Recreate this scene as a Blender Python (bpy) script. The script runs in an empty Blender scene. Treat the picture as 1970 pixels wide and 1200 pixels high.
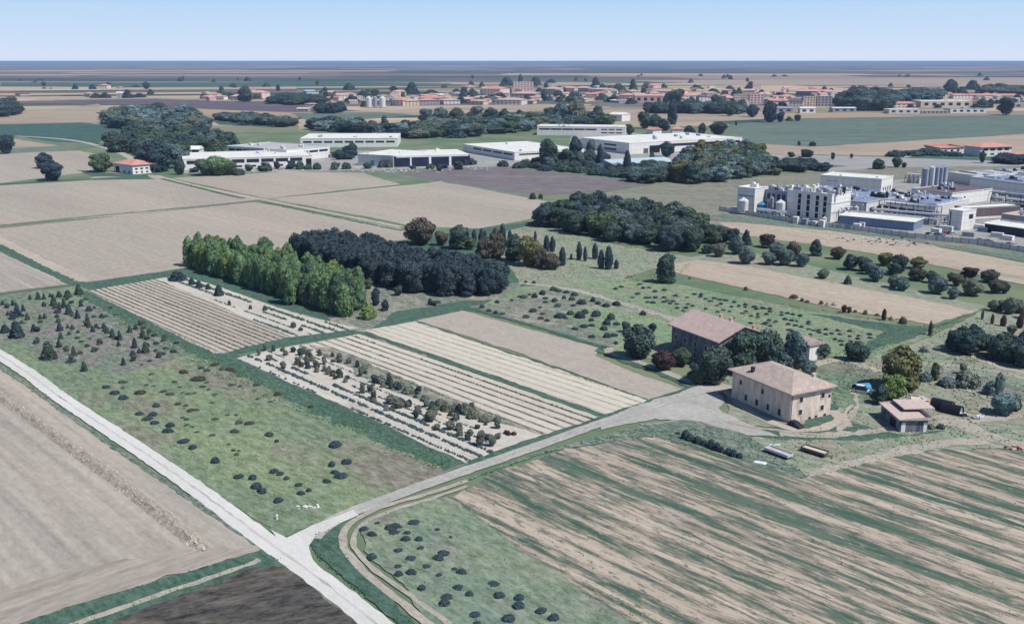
import bpy, bmesh, math, random
from mathutils import Vector, Matrix
R = math.radians
D = bpy.data
scn = bpy.context.scene
COL = scn.collection
random.seed(7)

# ------------------------------------------------------------ camera
F = 1903.0; W, HH = 1970.0, 1200.0; CAMZ = 90.0
TH = math.atan((600 - 118) / F)
cam = D.cameras.new('Camera'); co = D.objects.new('Camera', cam); COL.objects.link(co)
cam.sensor_width = 36; cam.lens = 36 * F / W; cam.clip_start = 1; cam.clip_end = 300000
co.location = (0, 0, CAMZ); co.rotation_euler = (math.pi / 2 - TH, 0, 0)
scn.camera = co
# ------------------------------------------------------------ sun, sky, exposure
SUN_EL, SUN_AZ = 54.0, 31.0            # azimuth: degrees from +X towards the camera
sx, sy = math.cos(R(SUN_AZ)), -math.sin(R(SUN_AZ))
sd = Vector((sx * math.cos(R(SUN_EL)), sy * math.cos(R(SUN_EL)), math.sin(R(SUN_EL))))
sl = D.lights.new('Sun', 'SUN'); sl.energy = 4.7; sl.angle = R(0.6); sl.color = (1.0, .965, .90)
so = D.objects.new('Sun', sl); COL.objects.link(so); so.location = (0, 0, 300)
so.rotation_euler = sd.to_track_quat('Z', 'Y').to_euler()
wd = D.worlds.new('World'); scn.world = wd; wd.use_nodes = True
wn = wd.node_tree.nodes; wl = wd.node_tree.links
bg = wn['Background']
sky = wn.new('ShaderNodeTexSky'); sky.sky_type = 'NISHITA'; sky.sun_disc = False
sky.sun_elevation = R(SUN_EL); sky.sun_rotation = math.atan2(sd.x, sd.y)
sky.altitude = 300; sky.air_density = 1.3; sky.dust_density = .6; sky.ozone_density = 3.0
SKYTINT = (0.78, 0.95, 1.18)
hsv = wn.new('ShaderNodeMix'); hsv.data_type = 'RGBA'; hsv.blend_type = 'MULTIPLY'
hsv.inputs['Factor'].default_value = 1
hsv.inputs['B'].default_value = (*SKYTINT, 1)
wl.new(sky.outputs[0], hsv.inputs['A'])
# the pale band of air low over the horizon
tcw = wn.new('ShaderNodeTexCoord'); spw = wn.new('ShaderNodeSeparateXYZ'); wl.new(tcw.outputs['Generated'], spw.inputs[0])
rmp = wn.new('ShaderNodeValToRGB'); e = rmp.color_ramp.elements
e.new(.5); e.new(.8)
for k, (p_, c_) in enumerate(((0.0, (.68, .78, .95)), (.058, (.47, .68, .92)), (.12, (.12, .25, .55)), (1.0, (.10, .22, .52)))):
    e[k].position = p_; e[k].color = (*c_, 1)
wl.new(spw.outputs['Z'], rmp.inputs[0])
sc_ = wn.new('ShaderNodeVectorMath'); sc_.operation = 'SCALE'; sc_.inputs['Scale'].default_value = 1/.08
wl.new(rmp.outputs[0], sc_.inputs[0])
fd = wn.new('ShaderNodeMapRange'); fd.inputs['From Min'].default_value = .08; fd.inputs['From Max'].default_value = .25
fd.inputs['To Min'].default_value = 1; fd.inputs['To Max'].default_value = 0
wl.new(spw.outputs['Z'], fd.inputs['Value'])
mxw = wn.new('ShaderNodeMix'); mxw.data_type = 'RGBA'
wl.new(fd.outputs[0], mxw.inputs['Factor']); wl.new(hsv.outputs['Result'], mxw.inputs['A']); wl.new(sc_.outputs[0], mxw.inputs['B'])
wl.new(mxw.outputs['Result'], bg.inputs[0])
bg.inputs[1].default_value = 0.08
scn.view_settings.view_transform = 'Standard'; scn.view_settings.look = 'None'
scn.view_settings.exposure = 0.0; scn.view_settings.gamma = 1
scn.cycles.max_bounces = 5; scn.cycles.diffuse_bounces = 1; scn.cycles.transparent_max_bounces = 6
scn.cycles.volume_bounces = 0

# ------------------------------------------------------------ geometry of the place
def ray(x, y):
    dx, dy = (x - W / 2) / F, (y - HH / 2) / F
    return Vector((dx, math.cos(TH) - dy * math.sin(TH), -math.sin(TH) - dy * math.cos(TH)))
def g(x, y, z=0.0):
    r = ray(x, y); t = (z - CAMZ) / r.z
    return Vector((r.x * t, r.y * t, z))
def hgt(x, yb, yt):                    # height of something standing at (x,yb) reaching row yt
    P = g(x, yb); r = ray(x, yt)
    return CAMZ + P.y * r.z / r.y
def mpp(x, y):                         # metres per photo pixel at the ground there
    P = g(x, y); return (P.y * math.cos(TH) + CAMZ * math.sin(TH)) / F
A2 = Vector((-.683, .731, 0)).normalized()       # rows run this way (away, left)
B2 = Vector((A2.y, -A2.x, 0))                    # across the rows (away, right)
ANG = math.atan2(A2.y, A2.x)

# ------------------------------------------------------------ object helpers
def tag(o, label=None, cat=None, group=None, kind=None):
    if label: o['label'] = label
    if cat: o['category'] = cat
    if group: o['group'] = group
    if kind: o['kind'] = kind
    return o
def mesh_obj(name, me, mat=None, parent=None):
    o = D.objects.new(name, me); COL.objects.link(o)
    if mat is not None and not me.materials: me.materials.append(mat)
    if parent is not None: o.parent = parent
    return o
def from_bm(name, bm, mat, parent=None, smooth=False):
    me = D.meshes.new(name); bm.to_mesh(me); bm.free()
    if smooth:
        for p in me.polygons: p.use_smooth = True
    return mesh_obj(name, me, mat, parent)
def empty(name, loc, rz=0.0, label=None, cat=None, group=None):
    o = D.objects.new(name, None); COL.objects.link(o); o.location = loc; o.rotation_euler = (0, 0, rz)
    o.empty_display_size = .5
    return tag(o, label, cat, group)
def box(bm, x0, y0, z0, x1, y1, z1, mi=0):
    v = [bm.verts.new(p) for p in ((x0,y0,z0),(x1,y0,z0),(x1,y1,z0),(x0,y1,z0),(x0,y0,z1),(x1,y0,z1),(x1,y1,z1),(x0,y1,z1))]
    for f in ((0,3,2,1),(4,5,6,7),(0,1,5,4),(1,2,6,5),(2,3,7,6),(3,0,4,7)):
        bm.faces.new([v[i] for i in f]).material_index = mi
def cyl(bm, x, y, z0, z1, r0, r1=None, n=16, cap=True):
    r1 = r0 if r1 is None else r1
    a = [bm.verts.new((x + r0*math.cos(2*math.pi*i/n), y + r0*math.sin(2*math.pi*i/n), z0)) for i in range(n)]
    b = [bm.verts.new((x + r1*math.cos(2*math.pi*i/n), y + r1*math.sin(2*math.pi*i/n), z1)) for i in range(n)]
    for i in range(n): bm.faces.new((a[i], a[(i+1)%n], b[(i+1)%n], b[i]))
    if cap: bm.faces.new(b); bm.faces.new(a[::-1])
def tube(bm, pts, rad, n=6):
    prev = None
    for i, p in enumerate(pts):
        p = Vector(p); q = Vector(pts[min(i+1, len(pts)-1)]); o_ = Vector(pts[max(i-1, 0)])
        d = (q - o_).normalized(); up = Vector((0,0,1)) if abs(d.z) < .9 else Vector((1,0,0))
        s = d.cross(up).normalized(); t = s.cross(d)
        r = rad[i] if isinstance(rad, (list, tuple)) else rad
        ring = [bm.verts.new(p + s*r*math.cos(2*math.pi*k/n) + t*r*math.sin(2*math.pi*k/n)) for k in range(n)]
        if prev:
            for k in range(n): bm.faces.new((prev[k], prev[(k+1)%n], ring[(k+1)%n], ring[k]))
        prev = ring
def quad(bm, *pts): return bm.faces.new([bm.verts.new(p) for p in pts])
def fix(bm): bmesh.ops.recalc_face_normals(bm, faces=bm.faces)

# ------------------------------------------------------------ material helpers
class NT:
    def __init__(s, name, rough=.9, spec=.2):
        s.m = D.materials.new(name); s.m.use_nodes = True
        s.n = s.m.node_tree.nodes; s.l = s.m.node_tree.links
        s.b = s.n['Principled BSDF']; s.b.inputs['Roughness'].default_value = rough
        s.b.inputs['Specular IOR Level'].default_value = spec
        s.tc = None
    def obj(s):
        if not s.tc: s.tc = s.n.new('ShaderNodeTexCoord')
        return s.tc.outputs['Object']
    def map(s, vec, scale=(1,1,1), rz=0.0, loc=(0,0,0)):
        v = vec
        if rz:
            r = s.n.new('ShaderNodeVectorRotate'); r.rotation_type = 'Z_AXIS'; r.inputs['Angle'].default_value = rz
            s.l.new(v, r.inputs['Vector']); v = r.outputs[0]
        m = s.n.new('ShaderNodeMapping'); m.inputs['Scale'].default_value = scale; m.inputs['Location'].default_value = loc
        s.l.new(v, m.inputs['Vector']); return m.outputs[0]
    def noise(s, vec, scale, detail=3, rough=.55, dist=0.0):
        t = s.n.new('ShaderNodeTexNoise'); t.inputs['Scale'].default_value = scale; t.inputs['Detail'].default_value = detail
        t.inputs['Roughness'].default_value = rough; t.inputs['Distortion'].default_value = dist
        s.l.new(vec, t.inputs['Vector']); return t.outputs['Fac']
    def step(s, val, lo, hi, a=0.0, b=1.0):
        t = s.n.new('ShaderNodeMapRange'); t.inputs['From Min'].default_value = lo; t.inputs['From Max'].default_value = hi
        t.inputs['To Min'].default_value = a; t.inputs['To Max'].default_value = b
        s.l.new(val, t.inputs['Value']); return t.outputs[0]
    def math(s, op, a, b=None):
        t = s.n.new('ShaderNodeMath'); t.operation = op
        for i, v in enumerate((a, b)):
            if v is None: continue
            if isinstance(v, (int, float)): t.inputs[i].default_value = v
            else: s.l.new(v, t.inputs[i])
        return t.outputs[0]
    def mix(s, f, a, b, mode='MIX'):
        t = s.n.new('ShaderNodeMix'); t.data_type = 'RGBA'; t.blend_type = mode
        for k, v in (('Factor', f), ('A', a), ('B', b)):
            if isinstance(v, (int, float)): t.inputs[k].default_value = v
            elif isinstance(v, tuple): t.inputs[k].default_value = (*v[:3], 1)
            else: s.l.new(v, t.inputs[k])
        return t.outputs['Result']
    def ramp(s, val, stops, interp='LINEAR'):
        t = s.n.new('ShaderNodeValToRGB'); t.color_ramp.interpolation = interp
        e = t.color_ramp.elements
        while len(e) < len(stops): e.new(.5)
        for k, (p, c) in enumerate(stops): e[k].position = p; e[k].color = (*c, 1)
        s.l.new(val, t.inputs[0]); return t.outputs[0]
    def sep(s, vec):
        t = s.n.new('ShaderNodeSeparateXYZ'); s.l.new(vec, t.inputs[0]); return t.outputs
    def out(s, col):
        if isinstance(col, tuple): s.b.inputs['Base Color'].default_value = (*col, 1)
        else: s.l.new(col, s.b.inputs['Base Color'])
        return s.m
def srgb(r, g_, b):
    f = lambda c: (c/255/12.92 if c/255 <= .04045 else ((c/255+.055)/1.055)**2.4)
    return (f(r), f(g_), f(b))
ALB = .78          # photo value of a sunlit surface -> base colour
def P(r, g_, b): return tuple(min(.85, c*ALB) for c in srgb(r, g_, b))
def plain(name, col, rough=.8, var=.12, scale=.6):
    t = NT(name, rough); v = t.noise(t.obj(), scale, 4)
    return t.out(t.mix(t.step(v, .3, .7), tuple(c*(1-var) for c in col), tuple(min(.9, c*(1+var)) for c in col)))
# ============================================================ the ground
from mathutils.geometry import delaunay_2d_cdt
def field(name, c1, c2, c3=None, ns=.02, st=4.0, p3=(.52, .62), stripe=None, fine=.12, fs=.5, rz=None, lines=None, d3=None):
    """c1/c2 wander in streaks along the rows, c3 lies in patches; stripe=(period, duty, colour, break-up)"""
    t = NT(name, .95, .05); rz = -ANG if rz is None else rz
    v = t.map(t.obj(), (1/st, 1, 1), rz)
    n1 = t.noise(v, ns*2.2, 5, .6)
    col = t.mix(t.step(n1, .36, .64), c1, c2)
    if stripe:
        per, duty, sc, brk = stripe
        s = t.sep(t.map(t.obj(), (1, 1, 1), rz))
        wob = t.noise(v, .12, 2)
        yy = t.math('ADD', s[1], t.math('MULTIPLY', wob, per*.35))
        fr = t.math('FRACT', t.math('DIVIDE', yy, per))
        inb = t.step(t.math('ABSOLUTE', t.math('SUBTRACT', fr, .5)), duty*.5, duty*.25)
        br = t.step(t.noise(t.map(t.obj(), (.2, 1, 1), rz), .9, 4, .7), brk-.12, brk+.12)
        col = t.mix(t.math('MULTIPLY', inb, br), col, sc)
    if c3:
        v3 = t.map(t.obj(), ((d3 or 1/st), 1, 1), rz, (31, 17, 0))
        n3 = t.noise(v3, ns*3.1, 6, .68, .3)
        col = t.mix(t.step(n3, p3[0], p3[1]), col, c3)
    if lines:
        per, amp = lines
        w = t.n.new('ShaderNodeTexNoise'); w.inputs['Scale'].default_value = 1; w.inputs['Detail'].default_value = 2
        t.l.new(t.map(t.obj(), (.012, 1/per, 1), rz), w.inputs['Vector'])
        col = t.mix(t.step(w.outputs['Fac'], .35, .65, 0, amp), col, (.05, .05, .045))
    f = t.noise(t.map(t.obj(), (.45, 1, 1), rz), fs*1.3, 6, .8)
    col = t.mix(t.step(f, .36, .64, 0, 1), t.mix(fine*1.7, col, (.02, .03, .03)), t.mix(fine, col, (.8, .78, .72)))
    b = t.n.new('ShaderNodeBump'); b.inputs['Strength'].default_value = .6; b.inputs['Distance'].default_value = .3
    t.l.new(f, b.inputs['Height']); t.l.new(b.outputs[0], t.b.inputs['Normal'])
    return t.out(col)

TAN  = P(192, 180, 164); TAN2 = P(178, 167, 152); SAND = P(222, 212, 194); PINK = P(198, 178, 164)
GRN  = P(92, 118, 92); GRN2 = P(118, 138, 104); TEAL = P(46, 90, 74); DTEAL = P(38, 74, 62)
OLV  = P(136, 136, 112); BRN = P(112, 102, 92); DRK = P(78, 72, 74); PURP = P(98, 92, 104)
LGRN = P(130, 155, 112); GREY = P(200, 196, 188)
def strip_mat():
    t = NT('weedy ploughland', .95, .05); rz = -ANG
    v = t.map(t.obj(), (.05, 1, 1), rz)
    base = t.mix(t.step(t.noise(v, .25, 5, .65), .36, .64), P(208,194,175), P(186,171,152))
    base = t.mix(t.step(t.noise(t.map(t.obj(), (.03,1,1), rz, (5,9,0)), .9, 3, .6), .42, .66, 0, .45), base, P(150,132,124))
    # broad weedy bands, ragged at the edges
    w1 = t.noise(t.map(t.obj(), (.03, 1, 1), rz, (3,1,0)), .19, 2, .5)
    w2 = t.noise(t.map(t.obj(), (.12, 1, 1), rz), .55, 6, .75)
    sm = t.math('ADD', t.math('MULTIPLY', w1, .5), t.math('MULTIPLY', w2, .5))
    g1 = t.mix(t.step(t.noise(v, .5, 4, .7), .4, .6), P(70,100,86), P(104,120,104))
    mid = t.mix(t.step(w2, .4, .6), P(158,144,130), P(128,126,112))
    col = t.mix(t.step(sm, .462, .492, 0, .85), base, mid); col = t.mix(t.step(sm, .497, .54), col, g1)
    # scattered clods and tufts
    c = t.noise(t.map(t.obj(), (.28, 1, 1), rz, (8,0,0)), 1.1, 5, .75)
    col = t.mix(t.step(c, .55, .6, 0, .75), col, P(88,98,88)); col = t.mix(t.step(c, .42, .36, 0, .4), col, P(212,196,178))
    return t.out(col)
MT = {
 'tan':   field('bare soil', TAN, TAN2, PINK, .008, 5, (.5, .75), fine=.10, fs=.35, lines=(1.6, .12), rz=-ANG),
 'tanx':  field('bare soil left', P(196,185,171), P(184,174,160), P(206,190,172), .012, 8, (.5, .7), fine=.09, fs=.5, lines=(2.6, .34), rz=-ANG),
 'tanend':field('tractor tracks', P(194,182,168), P(182,170,156), None, .02, 6, fine=.1, fs=.5, lines=(1.4, .28), rz=-ANG+R(90)),
 'sand':  field('dry headland', P(205,190,170), P(190,176,160), None, .03, 3, fine=.1),
 'verge': field('verge grass', TEAL, P(58,100,80), P(90,120,96), .05, 5, (.6, .76), fine=.12, fs=.7),
 'verge2':field('rough verge', P(78,110,88), P(60,98,78), P(128,134,110), .06, 4, (.48, .66), fine=.25, fs=.8),
 'meadow':field('meadow', P(88,118,88), P(130,150,100), P(128,120,102), .011, 2.2, (.5, .62), fine=.2, fs=.4, d3=.5),
 'meadowb':field('meadow with worn earth', P(102,130,104), P(132,150,112), P(140,132,122), .03, 1.6, (.5, .66), fine=.2, fs=.5, d3=.6),
 'meadow2':field('pale meadow', P(128,146,118), P(148,158,128), P(162,150,132), .03, 3, (.46, .62), fine=.2, fs=.4),
 'meadow3':field('lush meadow', P(138,160,112), P(108,138,102), P(148,142,122), .03, 3, (.48, .64), fine=.18, fs=.4),
 'grove': field('scrub floor', P(120,126,104), P(98,112,94), P(160,150,132), .03, 2, (.5, .6), fine=.25, fs=.5),
 'rows1': field('tilled rows', P(206,194,179), P(188,176,162), P(132,144,122), .03, 8, (.6, .75), stripe=(2.4, .40, P(100,90,80), .38), fine=.12, fs=.7),
 'rows2': field('pale tilled rows', P(226,218,200), P(208,198,182), None, .03, 8, stripe=(3.3, .40, P(108,98,88), .42), fine=.1, fs=.8),
 'rows3': field('pale orchard soil', P(224,216,200), P(206,196,184), P(180,170,160), .04, 5, (.55, .66), fine=.12, fs=.8),
 'rows4': field('pale faint rows', P(226,218,198), P(214,204,186), None, .03, 9, stripe=(3.4, .34, P(172,158,140), .46), fine=.1, fs=.8),
 'soil5': field('speckled soil', P(192,180,166), P(182,170,158), P(150,138,128), .12, 2, (.66, .72), fine=.1, fs=.9),
 'strip': strip_mat(),
 'dark':  field('dark ploughed soil', P(40,36,37), P(62,54,49), P(128,112,96), .03, 3, (.5, .68), fine=.12, fs=.5, rz=R(-20), lines=(1.6,.3)),
 'darkm': field('purple fallow', P(112,104,112), P(126,116,118), P(134,130,116), .008, 8, (.5, .7), fine=.1, fs=.1, rz=R(8)),
 'brownm': field('earthy meadow', P(112,103,100), P(126,116,112), P(90,114,88), .03, 2, (.46, .56), fine=.25, fs=.5, d3=.6),
 'olive': field('dry grassland', P(146,140,118), P(124,126,106), P(112,120,104), .02, 4, (.5, .64), fine=.18, fs=.25, rz=R(10)),
 'tanr':  field('stubble strip', P(202,184,162), P(186,168,148), P(160,154,130), .03, 8, (.55, .68), fine=.12, fs=.4),
 'teal':  field('green crop', P(60,104,92), P(50,92,86), None, .01, 4, fine=.08, fs=.1, rz=R(10), lines=(6,.12)),
 'teal2': field('grey green crop', P(94,118,106), P(112,124,112), P(84,112,100), .008, 8, (.5,.65), fine=.08, fs=.05, rz=R(4)),
 'farT':  field('far stubble', P(190,172,150), P(170,152,136), P(146,140,122), .004, 6, (.5,.7), fine=.06, fs=.05, rz=0.0),
 'purp':  field('ploughed purple soil', P(92,84,100), P(110,98,106), P(146,132,124), .006, 6, (.56,.66), fine=.06, fs=.05, rz=R(-4)),
 'grav':  field('gravel road', P(234,231,224), P(222,219,210), None, .05, 4, fine=.07, fs=.9),
 'grav2': field('gravel yard', P(196,192,184), P(180,176,168), P(160,156,144), .05, 2, (.58,.7), fine=.12, fs=.8),
 'track': field('dirt track', P(196,186,170), P(176,166,150), P(120,124,104), .08, 4, (.6,.7), fine=.15, fs=.9),
 'asph':  field('worn asphalt', P(176,172,172), P(160,158,158), None, .03, 3, fine=.1, fs=.3, rz=R(8)),
 'works': field('works yard concrete', P(176,174,168), P(156,156,154), P(198,194,184), .03, 2, (.55,.65), fine=.16, fs=.25),
}
# the far plain: a patchwork of long fields
def far_ground():
    t = NT('plain', .95, .05)
    def patch(bw, bh, rz, off, stops):
        b = t.n.new('ShaderNodeTexBrick'); b.offset = .37; b.inputs['Scale'].default_value = 1
        b.inputs['Mortar Size'].default_value = 0; b.inputs['Brick Width'].default_value = bw; b.inputs['Row Height'].default_value = bh
        b.inputs['Color1'].default_value = (0,0,0,1); b.inputs['Color2'].default_value = (1,1,1,1)
        t.l.new(t.map(t.obj(), (1,1,1), rz, off), b.inputs['Vector'])
        return t.ramp(b.outputs['Color'], stops, 'CONSTANT')
    s1 = [(0, P(60,92,80)), (.16, P(186,164,134)), (.3, P(122,104,108)), (.42, P(212,188,158)), (.56, P(42,84,72)), (.66, P(160,146,126)), (.8, P(112,100,104)), (.9, P(204,188,160))]
    s2 = [(0, P(98,104,100)), (.2, P(176,148,132)), (.34, P(58,78,74)), (.46, P(216,190,152)), (.58, P(116,104,96)), (.68, P(58,90,74)), (.8, P(154,136,114)), (.9, P(84,84,88))]
    near = patch(620, 150, R(-12), (0,0,0), s1)
    far = patch(3600, 800, R(5), (700,300,0), s2)
    far2 = patch(1900, 420, R(-6), (100,50,0), s2)
    far = t.mix(t.step(t.noise(t.obj(), .0003, 2), .49, .51), far, far2)
    d = t.n.new('ShaderNodeVectorMath'); d.operation = 'LENGTH'; t.l.new(t.obj(), d.inputs[0])
    col = t.mix(t.step(d.outputs['Value'], 4200, 4700), near, far)
    n = t.noise(t.map(t.obj(), (.3,1,1)), .006, 5)
    col = t.mix(t.step(n, .4, .6, 0, .35), col, P(140,130,116))
    nearg = t.mix(t.step(t.noise(t.obj(), .02, 5, .7), .4, .6), P(104,128,100), P(134,142,114))
    col = t.mix(t.step(d.outputs['Value'], 1300, 1600), nearg, col)
    return t.out(col)

bm = bmesh.new(); S = 110000
# one sheet, finer near the camera
ys = [-400, 0, 400, 800, 1600, 3200, 6400, 12800, 30000, S]; xs = [-S, -20000, -5000, -1500, -500, 0, 500, 1500, 5000, 20000, S]
vv = [[bm.verts.new((x, y, 0)) for x in xs] for y in ys]
for j in range(len(ys)-1):
    for i in range(len(xs)-1): bm.faces.new((vv[j][i], vv[j][i+1], vv[j+1][i+1], vv[j+1][i]))
tag(from_bm('ground', bm, far_ground()), kind='structure')

def densify(pts, step, jit, closed=True):
    out = []; dr = 0.0; step *= .6; n = len(pts)
    for i in range(n if closed else n-1):
        a, b = pts[i], pts[(i+1) % n]; L = (b-a).length
        st = max(step, (a.length)*.006)
        k = max(1, min(220, int(L/st))); nrm = Vector((-(b-a).y, (b-a).x, 0)).normalized()
        for q in range(k):
            p = a.lerp(b, q/k)
            if jit:
                dr = dr*.75 + random.gauss(0, jit*.55)
                if q: p = p + nrm*(dr + random.gauss(0, jit*.25))
            out.append(p)
    if not closed: out.append(pts[-1])
    return out
BBS = []
def level(pts):
    x0, x1 = min(p.x for p in pts), max(p.x for p in pts); y0, y1 = min(p.y for p in pts), max(p.y for p in pts)
    z = .004
    for (a0, a1, b0, b1, zz) in BBS:
        if a0 < x1 and a1 > x0 and b0 < y1 and b1 > y0: z = max(z, zz + .004)
    if y1 > 1500: z = max(z, .05)
    BBS.append((x0, x1, y0, y1, z)); return z
def patch(name, mk, px, jit=.35, step=2.2):
    pts = [g(*p) for p in px]
    pts = densify(pts, step, jit); z = level(pts)
    vs, es, fs, *_ = delaunay_2d_cdt([Vector((p.x, p.y)) for p in pts], [], [list(range(len(pts)))], 1, 1e-4)
    me = D.meshes.new(name); me.from_pydata([(v.x, v.y, z) for v in vs], [], [list(f) for f in fs]); me.update()
    if me.polygons[0].normal.z < 0: me.flip_normals()
    return tag(mesh_obj(name, me, MT[mk]), kind='structure')
def ribbon(name, mk, px, w, jit=.12, step=2.0):
    P0 = [g(*p) for p in px]
    # smooth (Catmull-Rom)
    Q = []
    for i in range(len(P0)-1):
        a, b, c, d = P0[max(i-1,0)], P0[i], P0[i+1], P0[min(i+2,len(P0)-1)]
        k = max(2, min(60, int((c-b).length/step)))
        for q in range(k):
            u = q/k
            Q.append(.5*((2*b) + (c-a)*u + (2*a-5*b+4*c-d)*u*u + (3*b-a-3*c+d)*u**3))
    Q.append(P0[-1]); z = level(Q)
    bm = bmesh.new(); prev = None
    for i, p in enumerate(Q):
        d = Q[min(i+1,len(Q)-1)] - Q[max(i-1,0)]; n = Vector((-d.y, d.x, 0)).normalized()
        ww = w if isinstance(w, (int,float)) else w[0] + (w[1]-w[0])*i/len(Q)
        a = p + n*(ww/2 + random.gauss(0, jit)); b = p - n*(ww/2 + random.gauss(0, jit))
        cur = (bm.verts.new((a.x,a.y,z)), bm.verts.new((b.x,b.y,z)))
        if prev: bm.faces.new((prev[0], prev[1], cur[1], cur[0]))
        prev = cur
    bm.normal_update()
    for f in bm.faces:
        if f.normal.z < 0: f.normal_flip()
    return tag(from_bm(name, bm, MT[mk]), kind='structure')

# --- far fields
patch('field','farT',[(-300,232),(0,222),(190,200),(190,240),(-300,246)],3)
patch('field','purp',[(100,193),(300,190),(470,196),(700,214),(560,217),(330,207)],3)
patch('field','teal',[(-200,244),(160,236),(250,247),(200,262),(0,264),(-200,264)],1)
patch('field','teal',[(40,263),(200,262),(190,278),(90,272)],1)
patch('field','farT',[(-200,265),(20,266),(115,281),(0,296),(-200,300)],1)
patch('field','verge2',[(-200,297),(110,281),(150,284),(130,292),(-200,300)],1)
patch('field','teal',[(392,228),(520,236),(525,246),(420,240)],2)
patch('field','teal2',[(560,218),(900,214),(760,225),(600,240)],2)
patch('field','farT',[(700,213),(1060,200),(1060,212),(800,222)],2)
patch('field','darkm',[(1190,192),(1250,196),(1240,207),(1120,205)],2)
patch('field','farT',[(1130,210),(1470,214),(1500,228),(1240,240),(1160,230)],2)
patch('field','teal2',[(1400,240),(1520,228),(2200,218),(2200,262),(1970,266),(1500,288),(1420,262)],2)
patch('field','farT',[(1440,275),(1560,283),(1970,258),(2200,256),(2200,290),(1700,300),(1480,296)],2)
patch('field','farT',[(1200,155),(1970,150),(2300,158),(2300,165),(1400,163)],6)
patch('field','teal',[(0,160),(700,158),(900,163),(300,168),(0,167)],6)
patch('road','asph',[(1480,296),(1740,304),(1740,296),(2100,306),(2100,318),(1700,322),(1640,333),(1530,330),(1630,320),(1500,305)],1)
patch('field','verge',[(1740,304),(1800,293),(1970,298),(2100,305),(1970,312)],1)
patch('field','olive',[(1040,392),(1250,356),(1430,344),(1700,322),(2100,318),(2400,520),(1960,500),(1700,450),(1500,425),(1330,445),(1100,400)],1)
patch('field','darkm',[(770,336),(860,322),(960,320),(1130,338),(1250,354),(1130,372),(1040,377),(900,356)],1)
patch('field','verge2',[(560,330),(680,322),(800,322),(770,336),(900,356),(1045,377),(1040,392),(930,366),(720,334)],1)
patch('yard','works',[(350,320),(620,296),(690,290),(920,295),(1100,305),(1090,318),(900,322),(600,330),(350,334)],1)
patch('yard','works',[(1100,262),(1210,255),(1450,290),(1360,312),(1280,340),(1190,335),(1080,312)],1)
# --- upper tan fields
patch('field','tan',[(-700,470),(-300,376),(0,355),(170,344),(205,330),(290,337),(500,384),(250,414),(0,433)],.8)
patch('field','tan',[(-500,360),(-300,330),(0,296),(150,290),(215,303),(185,330),(0,353)],.8)
patch('field','tan',[(330,343),(380,340),(560,330),(700,333),(770,355),(510,382)],.6)
patch('field','tan',[(520,384),(775,357),(850,350),(1056,388),(1030,420),(920,440),(800,436),(720,420)],.6)
patch('field','tan',[(-600,520),(0,440),(490,389),(600,408),(772,440),(800,458),(560,492),(365,516),(165,543),(0,463),(-300,400)],.5)
patch('field','tanx',[(-500,330),(-300,392),(0,484),(130,547),(0,563),(-700,640),(-900,500)],.4)
patch('field','verge',[(-200,300),(0,353),(170,344),(280,338),(300,345),(170,347),(0,357)],.4)
patch('verge','verge',[(145,327),(230,334),(285,336),(290,341),(180,340)],.5)
ribbon('hedge_strip','verge2',[(-300,462),(0,434),(150,419),(300,405),(500,386)],5,.5)
ribbon('track','sand',[(300,338),(370,356),(440,371),(500,383),(640,411),(772,437)],4.0,.3)
ribbon('verge','verge',[(310,344),(380,361),(440,376),(470,382)],4.0,.4)
ribbon('verge','verge',[(505,389),(640,417),(775,444)],3.0,.4)
ribbon('track','sand',[(510,383),(650,372),(800,357),(850,349)],3.5,.4)
ribbon('track','grav2',[(30,262),(110,267),(170,276),(235,296),(270,318)],7,.3)
ribbon('verge','verge',[(-300,376),(-100,430),(0,473),(70,508),(150,546)],[9,6],.5)
ribbon('headland','sand',[(-300,352),(-100,415),(0,462),(70,497),(165,541)],5.5,.5)
# --- green belt between the tilled plots
patch('verge','verge',[(-500,640),(0,566),(160,545),(355,516),(600,490),(800,460),(900,442),(1040,425),(1300,500),(1140,560),(900,600),(700,640),(430,684),(170,560),(-200,620)],.4)
# --- left meadows
patch('meadow','meadow',[(-700,660),(0,568),(150,550),(170,558),(430,684),(460,692),(900,892),(545,1034),(470,985),(250,840),(0,672),(-500,520)],.3)
patch('meadow','brownm',[(-100,600),(30,590),(180,585),(330,640),(370,680),(240,715),(100,700),(20,660)],1.2)
ribbon('verge','verge',[(166,560),(250,603),(340,646),(430,688),(600,768),(760,840),(890,893)],[11,9.5],.6)
# --- scrub floor under the groves
patch('grove_floor','grove',[(620,600),(700,548),(1000,545),(985,575),(880,580),(760,600),(700,640),(650,632)],.6)
patch('meadow','meadow2',[(930,455),(1030,432),(1180,470),(1330,495),(1420,480),(1900,590),(1870,603),(1290,510),(1200,535),(1280,570),(1000,545),(985,520)],.5)
patch('meadow','meadow3',[(925,590),(1000,552),(1200,540),(1290,545),(1560,600),(1790,632),(1780,650),(1640,700),(1400,690),(1200,690),(1150,665)],.5)
patch('meadow','grove',[(900,590),(960,580),(1060,555),(1150,575),(1280,610),(1160,590),(1080,600),(1190,660),(1180,680),(1150,665)],1)
ribbon('track','track',[(1000,545),(1100,557),(1200,585),(1300,615)],3.5,.4)
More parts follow.
